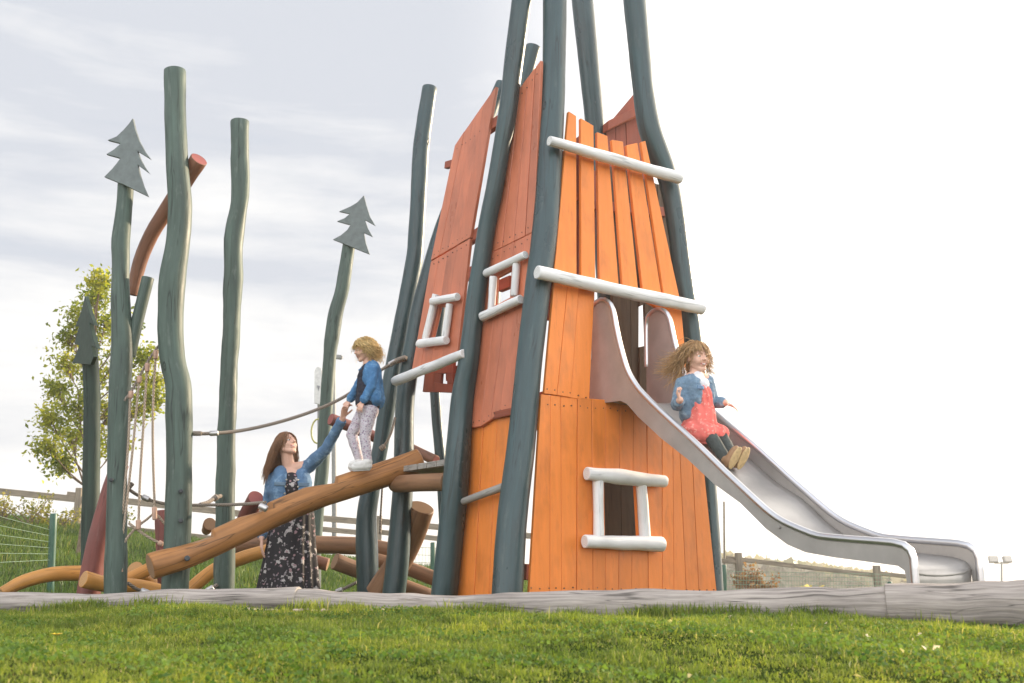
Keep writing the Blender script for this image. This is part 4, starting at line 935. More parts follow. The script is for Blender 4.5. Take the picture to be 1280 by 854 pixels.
# sign and small street lamp behind the bent post
SGP = Plane(at(397, 482, 13.5), (1, .25), 0)
q = at(397, 720, 13.6); sg = empty('rounded_sign', (q.x, q.y, float(gz(q.x, q.y))), 'pale grey round-topped sign with a dark triangle behind the bent green post', 'sign')
mb = MB(); ol = [(393, 504), (402, 506)] + [(398 + 4.6 * math.cos(a_), 465 - 6.5 * math.sin(a_)) for a_ in np.linspace(0, math.pi, 9)]
prism(mb, SGP, ccw([SGP.uv(*p) for p in ol]), -.03, 0); fixn(mb.build('sign_board', M['signgrey'], sg), .004, 1)
mb = MB(); prism(mb, SGP, ccw([SGP.uv(*p) for p in ((396, 482), (400, 482.5), (398, 489))]), .001, .006); mb.build('triangle_mark', M['signdark'], sg)
mb = MB(); tube(mb, [at(399, 735, 13.62), at(399, 470, 13.62)], [.025, .025], 8, 1, 0, .5, mi=0, capmi=0); mb.build('sign_post', M['lampgrey'], sg)
mb = MB(); cc = at(397, 539, 13.4); tube(mb, [cc + Vector((math.cos(a_) * .085, 0, math.sin(a_) * .165)) for a_ in np.linspace(0, 2 * math.pi, 17)], [.012] * 17, 8, 1, 0, .05, cap=0); mb.build('hoop', M['yellow'], sg)
LD = 24.0; B = at(418, 705, LD); lp = empty('street_lamp', (B.x, B.y, float(gz(B.x, B.y))), 'small dark lamp head sticking out behind the bent green post', 'lamp')
mb = MB(); tube(mb, [Vector((B.x, B.y, float(gz(B.x, B.y)))), at(417, 450, LD), at(419, 446, LD)], [.06, .05, .04], 8, 1, 0, .5, mi=0, capmi=0); mb.build('lamp_pole', M['lampgrey'], lp)
mb = MB(); bar(mb, at(418, 446, LD), at(428, 447, LD), .14, .10); fixn(mb.build('lamp_head', M['lampgrey'], lp), .02, 2)

# the low sun lights up the air over the valley
hz_m = bpy.data.materials.new('haze'); hz_m.use_nodes = True; nt_ = hz_m.node_tree; nt_.nodes.remove(nt_.nodes['Principled BSDF'])
pv = nt_.nodes.new('ShaderNodeVolumePrincipled'); pv.inputs['Color'].default_value = (.97, .95, .92, 1); pv.inputs['Density'].default_value = .0021; pv.inputs['Anisotropy'].default_value = .35
nt_.links.new(pv.outputs[0], nt_.nodes['Material Output'].inputs['Volume'])
mb = MB(); zlo = float(Z.min()) - 1.0; ztop = max((o.matrix_world @ Vector(c)).z for o in scn.objects if o.type == 'MESH' for c in o.bound_box) + .5
box(mb, (0, 170, (zlo + ztop) / 2), (Vector((1, 0, 0)), Vector((0, 1, 0)), Vector((0, 0, 1))), (302, 232, (ztop - zlo) / 2))
tag(fixn(mb.build('haze', hz_m)), 'thin bright haze in the air around the playground', 'haze', kind='stuff')
# ------------------------------------------------------------------ people
class Blob:
    def __init__(s): s.v = []; s.f = []
    def rings(s, rows):
        n = len(rows[0]); b0 = len(s.v)
        for r in rows: s.v += [tuple(p) for p in r]
        for i in range(len(rows) - 1):
            for k in range(n): s.f.append((b0 + i * n + k, b0 + i * n + (k + 1) % n, b0 + (i + 1) * n + (k + 1) % n, b0 + (i + 1) * n + k))
        s.f.append(tuple(b0 + k for k in range(n))[::-1]); e = b0 + (len(rows) - 1) * n; s.f.append(tuple(e + k for k in range(n)))
    def cap(s, p, q, r0, r1, n=14):
        p = Vector(p); q = Vector(q); x = (q - p)
        if x.length < 1e-5: x = Vector((0, 0, 1e-4))
        x.normalize(); a = x.orthogonal().normalized(); b_ = x.cross(a)
        rows = []
        for th in np.linspace(-80, 0, 5): rows.append((p + x * r0 * math.sin(R(th)), r0 * math.cos(R(th))))
        for th in np.linspace(0, 80, 5): rows.append((q + x * r1 * math.sin(R(th)), r1 * math.cos(R(th))))
        s.rings([[c + (a * math.cos(2 * math.pi * k / n) + b_ * math.sin(2 * math.pi * k / n)) * r for k in range(n)] for c, r in rows])
    def chain(s, pts, rs):
        for i in range(len(pts) - 1): s.cap(pts[i], pts[i + 1], rs[i], rs[i + 1])
    def ell(s, c, ax, n=18):
        c = Vector(c)
        s.rings([[c + ax[2] * math.sin(R(t_)) + (ax[0] * math.cos(2 * math.pi * k / n) + ax[1] * math.sin(2 * math.pi * k / n)) * math.cos(R(t_)) for k in range(n)] for t_ in np.linspace(-86, 86, 13)])
    def build(s, name, mats, parent=None, voxel=.004, smooth=3, fn=None, disp=None):
        me = bpy.data.meshes.new(name); me.from_pydata(s.v, [], s.f); me.update()
        tmp = bpy.data.objects.new(name, me); COL.objects.link(tmp)
        bm = bmesh.new(); bm.from_mesh(me); bmesh.ops.recalc_face_normals(bm, faces=bm.faces); bm.to_mesh(me); bm.free()
        rm = tmp.modifiers.new('r', 'REMESH'); rm.mode = 'VOXEL'; rm.voxel_size = voxel; rm.use_smooth_shade = True
        if smooth: sm = tmp.modifiers.new('s', 'SMOOTH'); sm.iterations = smooth; sm.factor = .5
        bpy.context.view_layer.update(); dg = bpy.context.evaluated_depsgraph_get()
        m2 = bpy.data.meshes.new_from_object(tmp.evaluated_get(dg)); m2.name = name
        bpy.data.objects.remove(tmp); bpy.data.meshes.remove(me)
        n = len(m2.vertices)
        if disp:
            co_ = np.zeros(n * 3); m2.vertices.foreach_get('co', co_); co_ = co_.reshape(-1, 3); no = np.zeros(n * 3); m2.vertices.foreach_get('normal', no); no = no.reshape(-1, 3)
            dd = np.array([disp(Vector(c)) for c in co_]); co_ = co_ + no * dd[:, None]; m2.vertices.foreach_set('co', co_.ravel())
        m2.materials.clear()
        for m_ in (mats if isinstance(mats, list) else [mats]): m2.materials.append(m_)
        np_ = len(m2.polygons); mi = np.zeros(np_, np.int32)
        if fn:
            c = np.zeros(np_ * 3); m2.polygons.foreach_get('center', c); mi = fn(c.reshape(-1, 3)).astype(np.int32)
        m2.polygons.foreach_set('material_index', mi); m2.polygons.foreach_set('use_smooth', [True] * np_); m2.update()
        return link(bpy.data.objects.new(name, m2), parent)
def frame(f, up=Vector((0, 0, 1))):
    f = Vector(f).normalized(); r = f.cross(up).normalized(); return r, f, r.cross(f).normalized()
class Head:
    def __init__(s, c, f, h, tilt=0, child=False): 
        s.child = child; s.c = Vector(c); s.h = h; s.r, s.f, s.u = frame(f)
        if tilt:
            q = Matrix.Rotation(tilt, 3, s.f); s.r = q @ s.r; s.u = q @ s.u
    def p(s, r, f, u): return s.c + (s.r * r + s.f * f + s.u * u) * s.h
    def add(s, B, neck, nr):
        h = s.h; e = lambda c, a, b_, d: B.ell(s.p(*c), (s.r * a * h, s.f * b_ * h, s.u * d * h))
        e((0, -.06, .12), .345, .42, .375); e((0, .10, -.10), .315 if s.child else .29, .285, .35)
        B.cap(s.p(-.05, .25, -.40), s.p(.05, .25, -.40), .095 * h, .095 * h)
        for q in (-1, 1):
            k_ = 1.28 if s.child else 1; B.cap(s.p(.13 * q, .25, -.13), s.p(.19 * q, .15, -.10), .115 * h * k_, .11 * h * k_)
            B.cap(s.p(.06 * q, .345 if s.child else .355, .10), s.p(.20 * q, .28, .09), .05 * h, .045 * h)
            B.cap(s.p(.2 * q, .05, -.25), s.p(.08 * q, .22, -.38), .11 * h, .09 * h)
            e((.345 * q, -.02, -.05), .04, .075, .115)
        B.cap(s.p(0, .37, .05), s.p(0, .42 if s.child else .445, -.08), .032 * h, .05 * h); B.cap(s.p(-.045, .40, -.095), s.p(.045, .40, -.095), .037 * h, .037 * h)
        B.cap(s.p(-.09, .335, -.225), s.p(.09, .335, -.225), .042 * h, .042 * h); B.cap(s.p(-.07, .325, -.275), s.p(.07, .325, -.275), .046 * h, .046 * h)
        B.cap(s.p(0, -.10, -.25), neck, nr, nr * 1.08)
    def lipfn(s):
        c, r, f, u, h = [np.array(x) for x in (s.c, s.r, s.f, s.u, s.h)]
        def fn(P):
            d = (P - c) / h; a, b_, z = d @ r, d @ f, d @ u
            return (np.abs(z + .25 - .5 * a * a * 3) < .042 * np.sqrt(np.clip(1 - (a / .135) ** 2, 0, 1))) & (b_ > .25)
        return fn
    def eyes(s, parent, smile=False, brow=None):
        h = s.h
        for q in (-1, 1):
            B = MB(); ball(B, s.p(.135 * q, .315, .015), (s.r * .062 * h, s.f * .05 * h, s.u * .036 * h), 0); ball(B, s.p(.137 * q, .342, .015), (s.r * .030 * h, s.f * .028 * h, s.u * .031 * h), 1)
            B.build('eye', [M['eye'], M['iris']], parent)
            if brow:
                B = MB(); tube(B, [s.p(.06 * q, .405, .10), s.p(.14 * q, .365, .125), s.p(.215 * q, .295, .10)], [.012 * h, .013 * h, .006 * h], 6, 1, 0, .01, mi=0, capmi=0); B.build('eyebrow', M[brow], parent)
        if smile:
            B = MB(); tube(B, [s.p(-.085, .352, -.24), s.p(0, .385, -.255), s.p(.085, .352, -.24)], [.012 * h, .02 * h, .012 * h], 8, 1, 0, .01, mi=0, capmi=0); B.build('teeth', M['teeth'], parent)
def hand(B, w, d, pn, L, curl=.5, side=1, spread=.10, thumb=None):
    """w wrist, d direction of fingers, pn palm normal, L hand length"""
    d = Vector(d).normalized(); pn = Vector(pn); pn = (pn - d * pn.dot(d)).normalized(); s = d.cross(pn) * side
    fr = L * .049
    for k in (-1.4, -.5, .5, 1.4): B.cap(w + s * k * L * .06, w + d * L * .46 + s * k * L * .105, fr * 1.45, fr * 1.35, 10)
    for k, ln in ((-1.5, .41), (-.5, .50), (.5, .47), (1.5, .37)):
        p = w + d * L * .44 + s * k * L * .108; a = .25 * curl; dirn = (d + s * k * spread).normalized(); r = fr
        for j, seg in enumerate((.44, .31, .25)):
            a_ = a + curl * j * .75; v = (dirn * math.cos(a_) + pn * math.sin(a_)); q = p + v * ln * L * seg; B.cap(p, q, r, r * .92, 10); p = q; r *= .92
    t0 = w + d * L * .14 - s * L * .13; v = (thumb or (d * .75 - s * .7 + pn * .35)).normalized(); t1 = t0 + v * L * .22; v2 = (v + d * .5 + pn * .3 * curl).normalized(); t2 = t1 + v2 * L * .19
    B.cap(w - s * L * .06, t0, fr * 1.5, fr * 1.4, 10); B.cap(t0, t1, fr * 1.25, fr * 1.1, 10); B.cap(t1, t2, fr * 1.1, fr * .9, 10)
def strands(name, mat, parent, H, n, ln, fall, seed, r=.006, wave=.0, wfreq=3.0, mask=None, cap=(.375, .45, .41), avoid=(), jitter=.15, stiff=.25, fringe=.35, capc=(0, -.075, .13), hug=0, only=None, loose=.45):
    rg = random.Random(seed); mb = MB(); h = H.h
    def outside(p):
        d = p - H.p(0, -.06, .10); a, b_, c = d.dot(H.r) / (.40 * h), d.dot(H.f) / (.47 * h), d.dot(H.u) / (.46 * h); k = math.sqrt(a * a + b_ * b_ + c * c)
        if k < 1 and k > 1e-4: p = p + d * (1 / k - 1)
        for c_, rr in avoid:
            e = p - c_
            if e.length < rr: p = c_ + e.normalized() * rr
        return p
    if only: cap0 = 0
    # scalp cap, open over the face
    ns, rows = 26, []
    for t_ in np.linspace(90, -50, 15):
        row = []
        for k in range(ns):
            an = 2 * math.pi * k / ns; v = (math.cos(an) * math.cos(R(t_)), math.sin(an) * math.cos(R(t_)), math.sin(R(t_)))
            row.append((mb.vert(H.p(capc[0] + v[0] * cap[0], capc[1] + v[1] * cap[1], capc[2] + v[2] * cap[2])), v))
        rows.append(row)
    for i in range(0 if only else 14):
        for k in range(ns):
            q = [rows[i][k], rows[i][(k + 1) % ns], rows[i + 1][(k + 1) % ns], rows[i + 1][k]]
            v = q[2][1]
            if v[1] > .30 and v[2] < .52: continue
            if v[1] > .05 and v[2] < -.15: continue
            mb.face([x[0] for x in q])
    cnt = 0; tries = 0
    while cnt < n and tries < n * 20:
        tries += 1
        v = Vector((rg.gauss(0, 1), rg.gauss(0, 1), rg.gauss(0, 1))).normalized()
        if only and not only(v): continue
        if not only and (v.z < -.45 or (v.y > fringe and v.z < .55) or (v.y > .1 and v.z < .05)): continue
        if mask and not mask(v): continue
        p = H.p(capc[0] + v.x * cap[0], capc[1] + v.y * cap[1], capc[2] + v.z * cap[2]); dv = (H.r * v.x + H.f * v.y * .6 + H.u * v.z)
        F_ = fall(v) if callable(fall) else Vector(fall)
        cn_ = mnoise.noise_vector(v * 3.1 + Vector((seed, 0, 0))); F_ = (F_ + Vector(cn_) * jitter * 2.2 + Vector((rg.gauss(0, jitter), rg.gauss(0, jitter), rg.gauss(0, jitter * .6))) * loose).normalized(); ph0 = mnoise.noise(v * 4 + Vector((0, seed, 0))) * 12
        L = ln(v) if callable(ln) else ln; L *= rg.uniform(.6, 1.12); st = 12; cur = (dv * .5 + F_).normalized(); pts = [p]; ph = ph0 + rg.gauss(0, .5); o1 = F_.orthogonal().normalized()
        if v.y > .2 and v.z > .3: cur = (F_ + H.r * (1 if v.x >= 0 else -1) * .9 + H.f * .35).normalized()
        for j in range(st):
            G_ = F_ if j >= hug else (H.u * -.9 + H.r * v.x * .35 - H.f * .25).normalized()
            cur = (cur * (1 - stiff) + G_ * stiff).normalized(); p = outside(p + cur * L / st)
            k = j / st; pts.append(p + (o1 * math.sin(ph + k * wfreq * 6.28) + F_.cross(o1) * math.cos(ph + k * wfreq * 6.28)) * wave * min(1, k * 3))
        rr = r * rg.uniform(.7, 1.3); rs = [rr * .9] + [rr * (1 - .75 * (j / st) ** 2) for j in range(1, st + 1)]
        tube(mb, pts, rs, 5, cnt, 0, 1, cap=0); cnt += 1
    return mb.build(name, mat, parent)
def person(loc, label): 
    return empty('person', loc, label, 'person')
def project(p):
    v = p - CAM; zc = v.dot(FWD); up = Vector((0, -math.sin(TH), math.cos(TH))); return 640 + F * v.x / zc, 427 - F * v.dot(up) / zc
def fold(s1, amp, sc=14):
    def fn(c): return amp * (mnoise.noise(c * sc + Vector((s1, 0, 0))) + .6 * mnoise.noise(c * sc * 2.3 + Vector((0, s1, 0))))
    return fn

# ---- woman -------------------------------------------------------
d0 = 8.2; A = lambda x, y, dd=0: at(x, y, d0 + dd)
gb = A(361, 690); WZ = float(gz(gb.x, gb.y)); wp = person((gb.x, gb.y, WZ), 'woman in denim jacket and black floral dress, reaching up from behind the ramp log')
Hw = Head(A(358.5, 556.5, -.02), (.72, -.58, .46), .215, R(-4))
fr, ff, fu = frame((.30, -.95, 0))
neckb = A(361, 585); sh_r = A(341, 601, -.02); sh_l = A(386, 583, .0)
el_l = A(408, 561, -.14); wr_l = A(428.5, 523, -.30); el_r = A(333, 643, .06); wr_r = A(327.0, 673, -.10)
pel = Vector((gb.x, gb.y, .93)); chest = A(363, 606)
B = Blob(); Hw.add(B, neckb, .05)
B.ell(chest, (fr * .155, ff * .098, Vector((0, 0, .16)))); B.ell(pel, (fr * .165, ff * .115, Vector((0, 0, .15)))); B.cap(chest, pel, .11, .12)
B.chain([neckb + Vector((0, 0, -.01)), sh_r], [.05, .048]); B.chain([neckb + Vector((0, 0, -.01)), sh_l], [.05, .05])
B.chain([sh_l, el_l, wr_l], [.046, .037, .024]); B.chain([sh_r, el_r, wr_r], [.046, .037, .024])
kd = A(433, 509, -.36)
hand(B, wr_l, A(431.5, 509, -.34) - wr_l, Vector((.55, -.5, .3)), .165, .75, -1)
hand(B, wr_r, (A(327.5, 694, -.12) - wr_r), fr * -1, .165, .3, 1, thumb=Vector((.1, -.8, -.6)))
for q in (-1, 1):
    hip = pel + fr * .085 * q; kn = Vector((gb.x, gb.y, .50)) + fr * .09 * q + ff * .02; an = Vector((gb.x, gb.y, .09)) + fr * .09 * q
    B.chain([hip, kn, an], [.082, .056, .037]); B.cap(an + Vector((0, 0, -.04)), an + ff * .15 + Vector((0, 0, -.055)), .034, .026)
lf_ = Hw.lipfn(); B.build('body', [M['skin'], M['lips']], wp, .004, 3, lambda P: lf_(P)); Hw.eyes(wp, True, 'hair_brown')
# dress: bodice and long gathered skirt
B = Blob(); top = chest + Vector((0, 0, .045))
B.ell(chest + ff * .014 + Vector((0, 0, -.03)), (fr * .150, ff * .122, Vector((0, 0, .125))))
B.cap(chest + ff * .01, pel + Vector((0, 0, .14)), .118, .124)
zt = pel.z + .17
rows = []
for k in np.linspace(0, 1, 40):
    z = lerp(zt, .28, k); ra = float(np.interp(k, [0, .18, .5, 1], [.128, .172, .195, .255])); rb = float(np.interp(k, [0, .18, .5, 1], [.114, .145, .165, .215])); row = []
    for a_ in np.linspace(0, 2 * math.pi, 121)[:-1]:
        w_ = 1 + (.012 + .075 * k) * math.sin(11 * a_ + 2.2 * math.sin(3 * a_) + k * 1.5) * .8 + .03 * k * math.sin(4 * a_ + 1)
        row.append(Vector((gb.x + .02, gb.y, z)) + fr * ra * w_ * math.cos(a_) + ff * rb * w_ * math.sin(a_))
    rows.append(row)
B.rings(rows); B.build('dress', M['dress'], wp, .0055, 1)
# open denim jacket with sleeves, collar and cuffs
B = Blob()
for q in (-1, 1):
    c = chest + fr * .084 * q + Vector((0, 0, -.03)); B.ell(c + ff * .012, (fr * .090, ff * .124, Vector((0, 0, .185))))
    B.cap(chest + fr * .10 * q + Vector((0, 0, -.05)), pel + fr * .09 * q + Vector((0, 0, .20)) + ff * -.01, .085, .083)
B.ell(chest - ff * .02 + Vector((0, 0, -.03)), (fr * .17, ff * .105, Vector((0, 0, .185)))); B.cap(chest - ff * .03, pel + Vector((0, 0, .2)) - ff * .03, .10, .10)
B.cap(neckb + fr * .045 + Vector((0, 0, -.022)) - ff * .02, sh_r, .045, .055); B.chain([neckb + fr * .06 + Vector((0, 0, -.035)), sh_r, sh_r.lerp(el_r, .5), el_r, wr_r.lerp(el_r, .12)], [.05, .058, .053, .046, .038])
B.cap(neckb - fr * .045 + Vector((0, 0, -.022)) - ff * .02, sh_l, .045, .055); B.chain([neckb - fr * .06 + Vector((0, 0, -.035)), sh_l, sh_l.lerp(el_l, .5), el_l, wr_l.lerp(el_l, .16)], [.05, .060, .054, .047, .039])
jk = B.build('jacket', M['denim_mid'], wp, .005, 2, disp=fold(1.0, .0045, 18))
B = Blob()
for q in (-1, 1):
    B.chain([neckb - ff * .055 + Vector((0, 0, .005)), neckb + fr * .062 * q + Vector((0, 0, -.008)), neckb + fr * .075 * q + ff * .085 + Vector((0, 0, -.06)), neckb + fr * .10 * q + ff * .10 + Vector((0, 0, -.085))], [.017, .017, .016, .008])
B.build('collar', M['denim_mid'], jk, .004, 1)
for a_, b_ in ((el_r, wr_r), (el_l, wr_l)):
    mb = MB(); x = (b_ - a_).normalized(); tube(mb, [b_ - x * .055, b_ - x * .015], [.042, .041], 16, 1, .04, .01, bev=.15, mi=0, capmi=0); mb.build('cuff', M['denim_mid'], jk)
for q in (-1, 1):
    mb = MB(); c = chest + fr * .095 * q + ff * .138 + Vector((0, 0, -.005)); bar(mb, c - fr * .045, c + fr * .045, .008, .03, 0, 0); fixn(mb.build('pocket_flap', M['denim_light'], jk), .003, 1)
for q in (-1, 1):
    for k in range(4):
        mb = MB(); c = chest + fr * (.045 + .004 * k) * q + ff * (.139 - .002 * k) + Vector((0, 0, .03 - .055 * k)); ball(mb, c, (fr * .008, ff * .005, Vector((0, 0, .008))), 0, 8); mb.build('button', M['button'], jk)
shc = (sh_r + sh_l) / 2
strands('hair', M['hair_brown'], wp, Hw, 1300, lambda v: .29 if v.y < .5 else .24, lambda v: Vector((-.16 - .08 * (v.x > 0), .05, -1)), 2, .0026, .005, 1.2, loose=.8, avoid=((chest + Vector((0, 0, .02)), .155), (sh_r, .07)), jitter=.035, stiff=.34, hug=4)

# ---- small girl standing on the ramp log ------------------------
d1 = 7.72; A = lambda x, y, dd=0: at(x, y, d1 + dd)
gb = A(450, 586); cp = person(gb, 'small girl in a blue denim jacket and speckled leggings standing on the ramp log')
Hc = Head(A(455.5, 437.5, 0), (-.90, -.30, -.22), .182, 0, True)
cr, cf, cu = frame((-.93, -.36, 0))
neckb = A(460, 455.5); sh_n = A(467, 462, -.075); sh_f = A(459, 461, .085)
el_n = A(463.5, 484, -.11); wr_n = A(453.5, 502, -.12); el_f = A(447, 484, .10); wr_f = A(437, 500.5, .13)
pel = A(460, 510); chest = A(462.5, 472)
hipn = A(462, 514, -.045); hipf = A(456, 514, .045); knn = A(456, 545, -.05); knf = A(439.5, 543, .05); ann = A(459.5, 576, -.05); anf = A(449, 576, .05)
B = Blob(); Hc.add(B, neckb, .036)
B.ell(chest, (cr * .098, cf * .072, Vector((0, 0, .12)))); B.ell(pel, (cr * .085, cf * .07, Vector((0, 0, .08)))); B.cap(chest, pel, .08, .085)
B.chain([neckb, sh_n, el_n, wr_n], [.04, .034, .029, .020]); B.chain([neckb, sh_f, el_f, wr_f], [.04, .034, .029, .020])
hand(B, wr_n, A(448.5, 513, -.13) - wr_n, Vector((.2, .9, 0)), .108, .7, 1); hand(B, wr_f, A(432, 508, .10) - wr_f, Vector((.1, .8, -.4)), .105, .8, 1)
B.chain([hipn, knn, ann], [.048, .033, .024]); B.chain([hipf, knf, anf], [.048, .033, .024])
lf_ = Hc.lipfn(); B.build('body', [M['skin'], M['lips']], cp, .0033, 3, lambda P: lf_(P)); Hc.eyes(cp, False, 'hair_dark_blond')
B = Blob(); B.ell(pel + Vector((0, 0, -.02)), (cr * .10, cf * .085, Vector((0, 0, .085))))
for a_, b_, c_ in ((hipn, knn, ann), (hipf, knf, anf)): B.chain([a_, a_.lerp(b_, .5), b_, b_.lerp(c_, .4), c_ + Vector((0, 0, .005))], [.062, .054, .043, .040, .032])
B.build('leggings', M['legging_dot'], cp, .004, 2, disp=fold(3.0, .003, 25))
B = Blob(); B.ell(pel + Vector((0, 0, .045)) - cf * .012, (cr * .108, cf * .10, Vector((0, 0, .075)))); B.cap(chest + cf * .012, pel + Vector((0, 0, .05)), .086, .10); B.ell(chest + cf * .012, (cr * .09, cf * .085, Vector((0, 0, .12))))
B.build('navy_top', M['navy'], cp, .004, 2, disp=fold(4.0, .006, 22))
B = Blob(); hem = A(464, 500)
for q, s_ in ((-1, sh_n), (1, sh_f)):
    B.ell(chest + cr * (.058 if True else 0) * (1 if q > 0 else -1) * (1) - cf * .002, (cr * .056, cf * .080, Vector((0, 0, .13))))
    B.cap(chest + cr * .055 * q - cf * .005, hem + cr * .062 * q - cf * .015, .056, .062)
B.ell(chest - cf * .022, (cr * .10, cf * .070, Vector((0, 0, .13)))); B.cap(chest - cf * .025, hem - cf * .032, .072, .08)
B.chain([neckb + Vector((0, 0, -.02)), sh_n, el_n, wr_n.lerp(el_n, .1)], [.04, .043, .038, .031]); B.chain([neckb + Vector((0, 0, -.02)), sh_f, el_f, wr_f.lerp(el_f, .1)], [.04, .042, .037, .031])
jk = B.build('jacket', M['denim_bright'], cp, .004, 2, disp=fold(5.0, .004, 26))
mb = MB()
for a_, b_ in ((el_n, wr_n), (el_f, wr_f)):
    x = (b_ - a_).normalized(); tube(mb, [b_ - x * .04, b_ - x * .008], [.036, .035], 14, 1, .04, .01, bev=.15, mi=0, capmi=0)
    mb.build('cuff', M['denim_bright'], jk); mb = MB()
B = Blob(); B.chain([neckb - cf * .05 - Vector((0, 0, .005)), neckb + cr * .055 - Vector((0, 0, .012)), neckb + cf * .06 + cr * .03 - Vector((0, 0, .045))], [.016, .016, .010]); B.chain([neckb - cf * .05 - Vector((0, 0, .005)), neckb - cr * .055 - Vector((0, 0, .012)), neckb + cf * .06 - cr * .03 - Vector((0, 0, .045))], [.016, .016, .010])
B.build('collar', M['denim_bright'], jk, .0035, 1)
for k_, (an, toe) in enumerate(((ann, A(437.5, 587, -.05)), (anf, A(434, 586.5, .05)))):
    B = Blob(); heel = A(460, 586, -.05) if k_ == 0 else A(451, 585, .05)
    B.cap(heel + Vector((0, 0, .022)), toe + Vector((.03, 0, .016)), .033, .026); B.cap(an + Vector((0, 0, -.01)), heel + Vector((-.02, 0, .03)), .038, .036); B.cap(an + Vector((0, 0, -.02)), toe.lerp(heel, .35) + Vector((0, 0, .03)), .036, .028)
    sh = B.build('shoe', M['shoe_white'], cp, .0035, 2)
    B = Blob(); B.cap(heel + Vector((.006, 0, .0)), toe + Vector((.03, 0, -.002)), .016, .015); B.build('sole', M['white_cloth'], sh, .0035, 1)
strands('hair', M['hair_blond'], cp, Hc, 760, lambda v: .125 if v.y < .3 else .085, lambda v: Vector((.22 if v.y < .2 else -.25, -.02, -.9)), 4, .0029, .014, 2.0, loose=.8, jitter=.28, stiff=.3, cap=(.40, .47, .43), hug=3)

# ---- girl on the slide --------------------------------------------
sg_ = min(np.linspace(.6, 1.8, 200), key=lambda s: abs(project(sp(s, bedz(s) + .09, SW / 2))[0] - 862))
Gp = lambda so, c, h: sp(sg_ + so, bedz(sg_ + so) + h, SW / 2 + c)
pel = Gp(0, 0, .085); d2 = pel.y; A = lambda x, y, dd=0: at(x, y, d2 + dd)
gp = person(Gp(0, 0, 0), 'laughing girl in coral dress and pale denim jacket riding down the slide')
Hg = Head(A(871, 446.5, 0), (.45, -.88, -.12), .195, R(5), True)
gr_, gf, gu = frame((.62, -.78, 0))
neckb = A(869.5, 469); sh_r = A(852, 480, -.03); sh_l = A(885, 477, .04)
el_r = A(846, 506, -.05); wr_r = A(850, 500, -.19); el_l = A(891, 503, .05); wr_l = A(907, 503.5, -.02)
chest = A(870, 494)
B = Blob(); Hg.add(B, neckb, .038)
B.ell(chest, (gr_ * .098, gf * .075, Vector((0, 0, .125)))); B.ell(pel, (gr_ * .105, gf * .09, Vector((0, 0, .085)))); B.cap(chest, pel, .08, .088)
B.chain([neckb, sh_r, el_r, wr_r], [.042, .036, .031, .022]); B.chain([neckb, sh_l, el_l, wr_l], [.042, .036, .031, .022])
hand(B, wr_r, A(845.5, 488, -.21) - wr_r, Vector((.8, -.3, .2)), .115, 1.5, -1); hand(B, wr_l, A(919, 509, -.06) - wr_l, Vector((-.2, -.1, -1)), .115, .4, 1)
legs = []
for q in (-1, 1):
    hip = Gp(.03, .055 * q, .085); kn = Gp(.155, .048 * q + .01, .118); an = Gp(.272, .036 * q + .012, .044); legs.append((hip, kn, an))
    B.chain([hip, kn, an], [.048, .036, .026])
lf_ = Hg.lipfn(); B.build('body', [M['skin'], M['lips']], gp, .0033, 3, lambda P: lf_(P)); Hg.eyes(gp, True, 'hair_dark_blond')
B = Blob()
for hip, kn, an in legs: B.chain([hip, kn, kn.lerp(an, .4), an], [.058, .045, .043, .033])
B.build('leggings', M['dark_legging'], gp, .004, 2, disp=fold(6.0, .003, 25))
# dress: gathered bodice and skirt spread over the thighs
B = Blob(); B.ell(chest + gf * .018 + Vector((0, 0, -.02)), (gr_ * .088, gf * .092, Vector((0, 0, .105)))); B.cap(chest + gf * .012, pel + Vector((0, 0, .03)) + gf * .03, .086, .105)
B.ell(pel + gf * .02, (gr_ * .118, gf * .115, Vector((0, 0, .088))))
for q, (hip, kn, an) in zip((-1, 1), legs): B.cap(hip, hip.lerp(kn, .85) + Vector((0, 0, .008)), .080, .066)
B.cap(legs[0][0].lerp(legs[0][1], .4), legs[1][0].lerp(legs[1][1], .4), .070, .070)
def dressfold(c):
    a_ = (c - pel).dot(gr_); z = c.z - pel.z; return .006 * math.sin(a_ * 150 + 3 * math.sin(z * 14)) * (1 if z > -.05 else .7) + .004 * mnoise.noise(c * 30)
B.build('dress', M['red_dress'], gp, .004, 1, disp=dressfold)
B = Blob(); B.ell(chest + gf * .014 + Vector((0, 0, .065)), (gr_ * .078, gf * .082, Vector((0, 0, .06)))); B.cap(neckb + gf * .01 - Vector((0, 0, .02)), chest + gf * .03 + Vector((0, 0, .04)), .05, .06)
B.build('white_shirt', M['white_cloth'], gp, .004, 2)
B = Blob(); hem = pel + Vector((0, 0, .10))
for q, s_ in ((-1, sh_l), (1, sh_r)):
    B.ell(chest + gr_ * .062 * q + gf * .006, (gr_ * .048, gf * .095, Vector((0, 0, .13)))); B.cap(chest + gr_ * .062 * q, hem + gr_ * .072 * q - gf * .01, .054, .054)
B.ell(chest - gf * .02, (gr_ * .108, gf * .082, Vector((0, 0, .14)))); B.cap(chest - gf * .03, hem - gf * .04, .08, .085)
B.chain([neckb + gr_ * .04 - Vector((0, 0, .025)), sh_r, el_r, wr_r.lerp(el_r, .3)], [.034, .043, .041, .036]); B.chain([neckb - gr_ * .04 - Vector((0, 0, .025)), sh_l, el_l, wr_l.lerp(el_l, .3)], [.034, .043, .041, .037])
jk = B.build('jacket', M['denim_light'], gp, .004, 2, disp=fold(8.0, .004, 28))
for a_, b_ in ((el_r, wr_r), (el_l, wr_l)):
    mb = MB(); x = (b_ - a_).normalized(); e = b_ - (b_ - a_) * .3; tube(mb, [e - x * .02, e + x * .014], [.038, .0375], 14, 1, .05, .01, bev=.15, mi=0, capmi=0); mb.build('cuff', M['denim_light'], jk)
B = Blob()
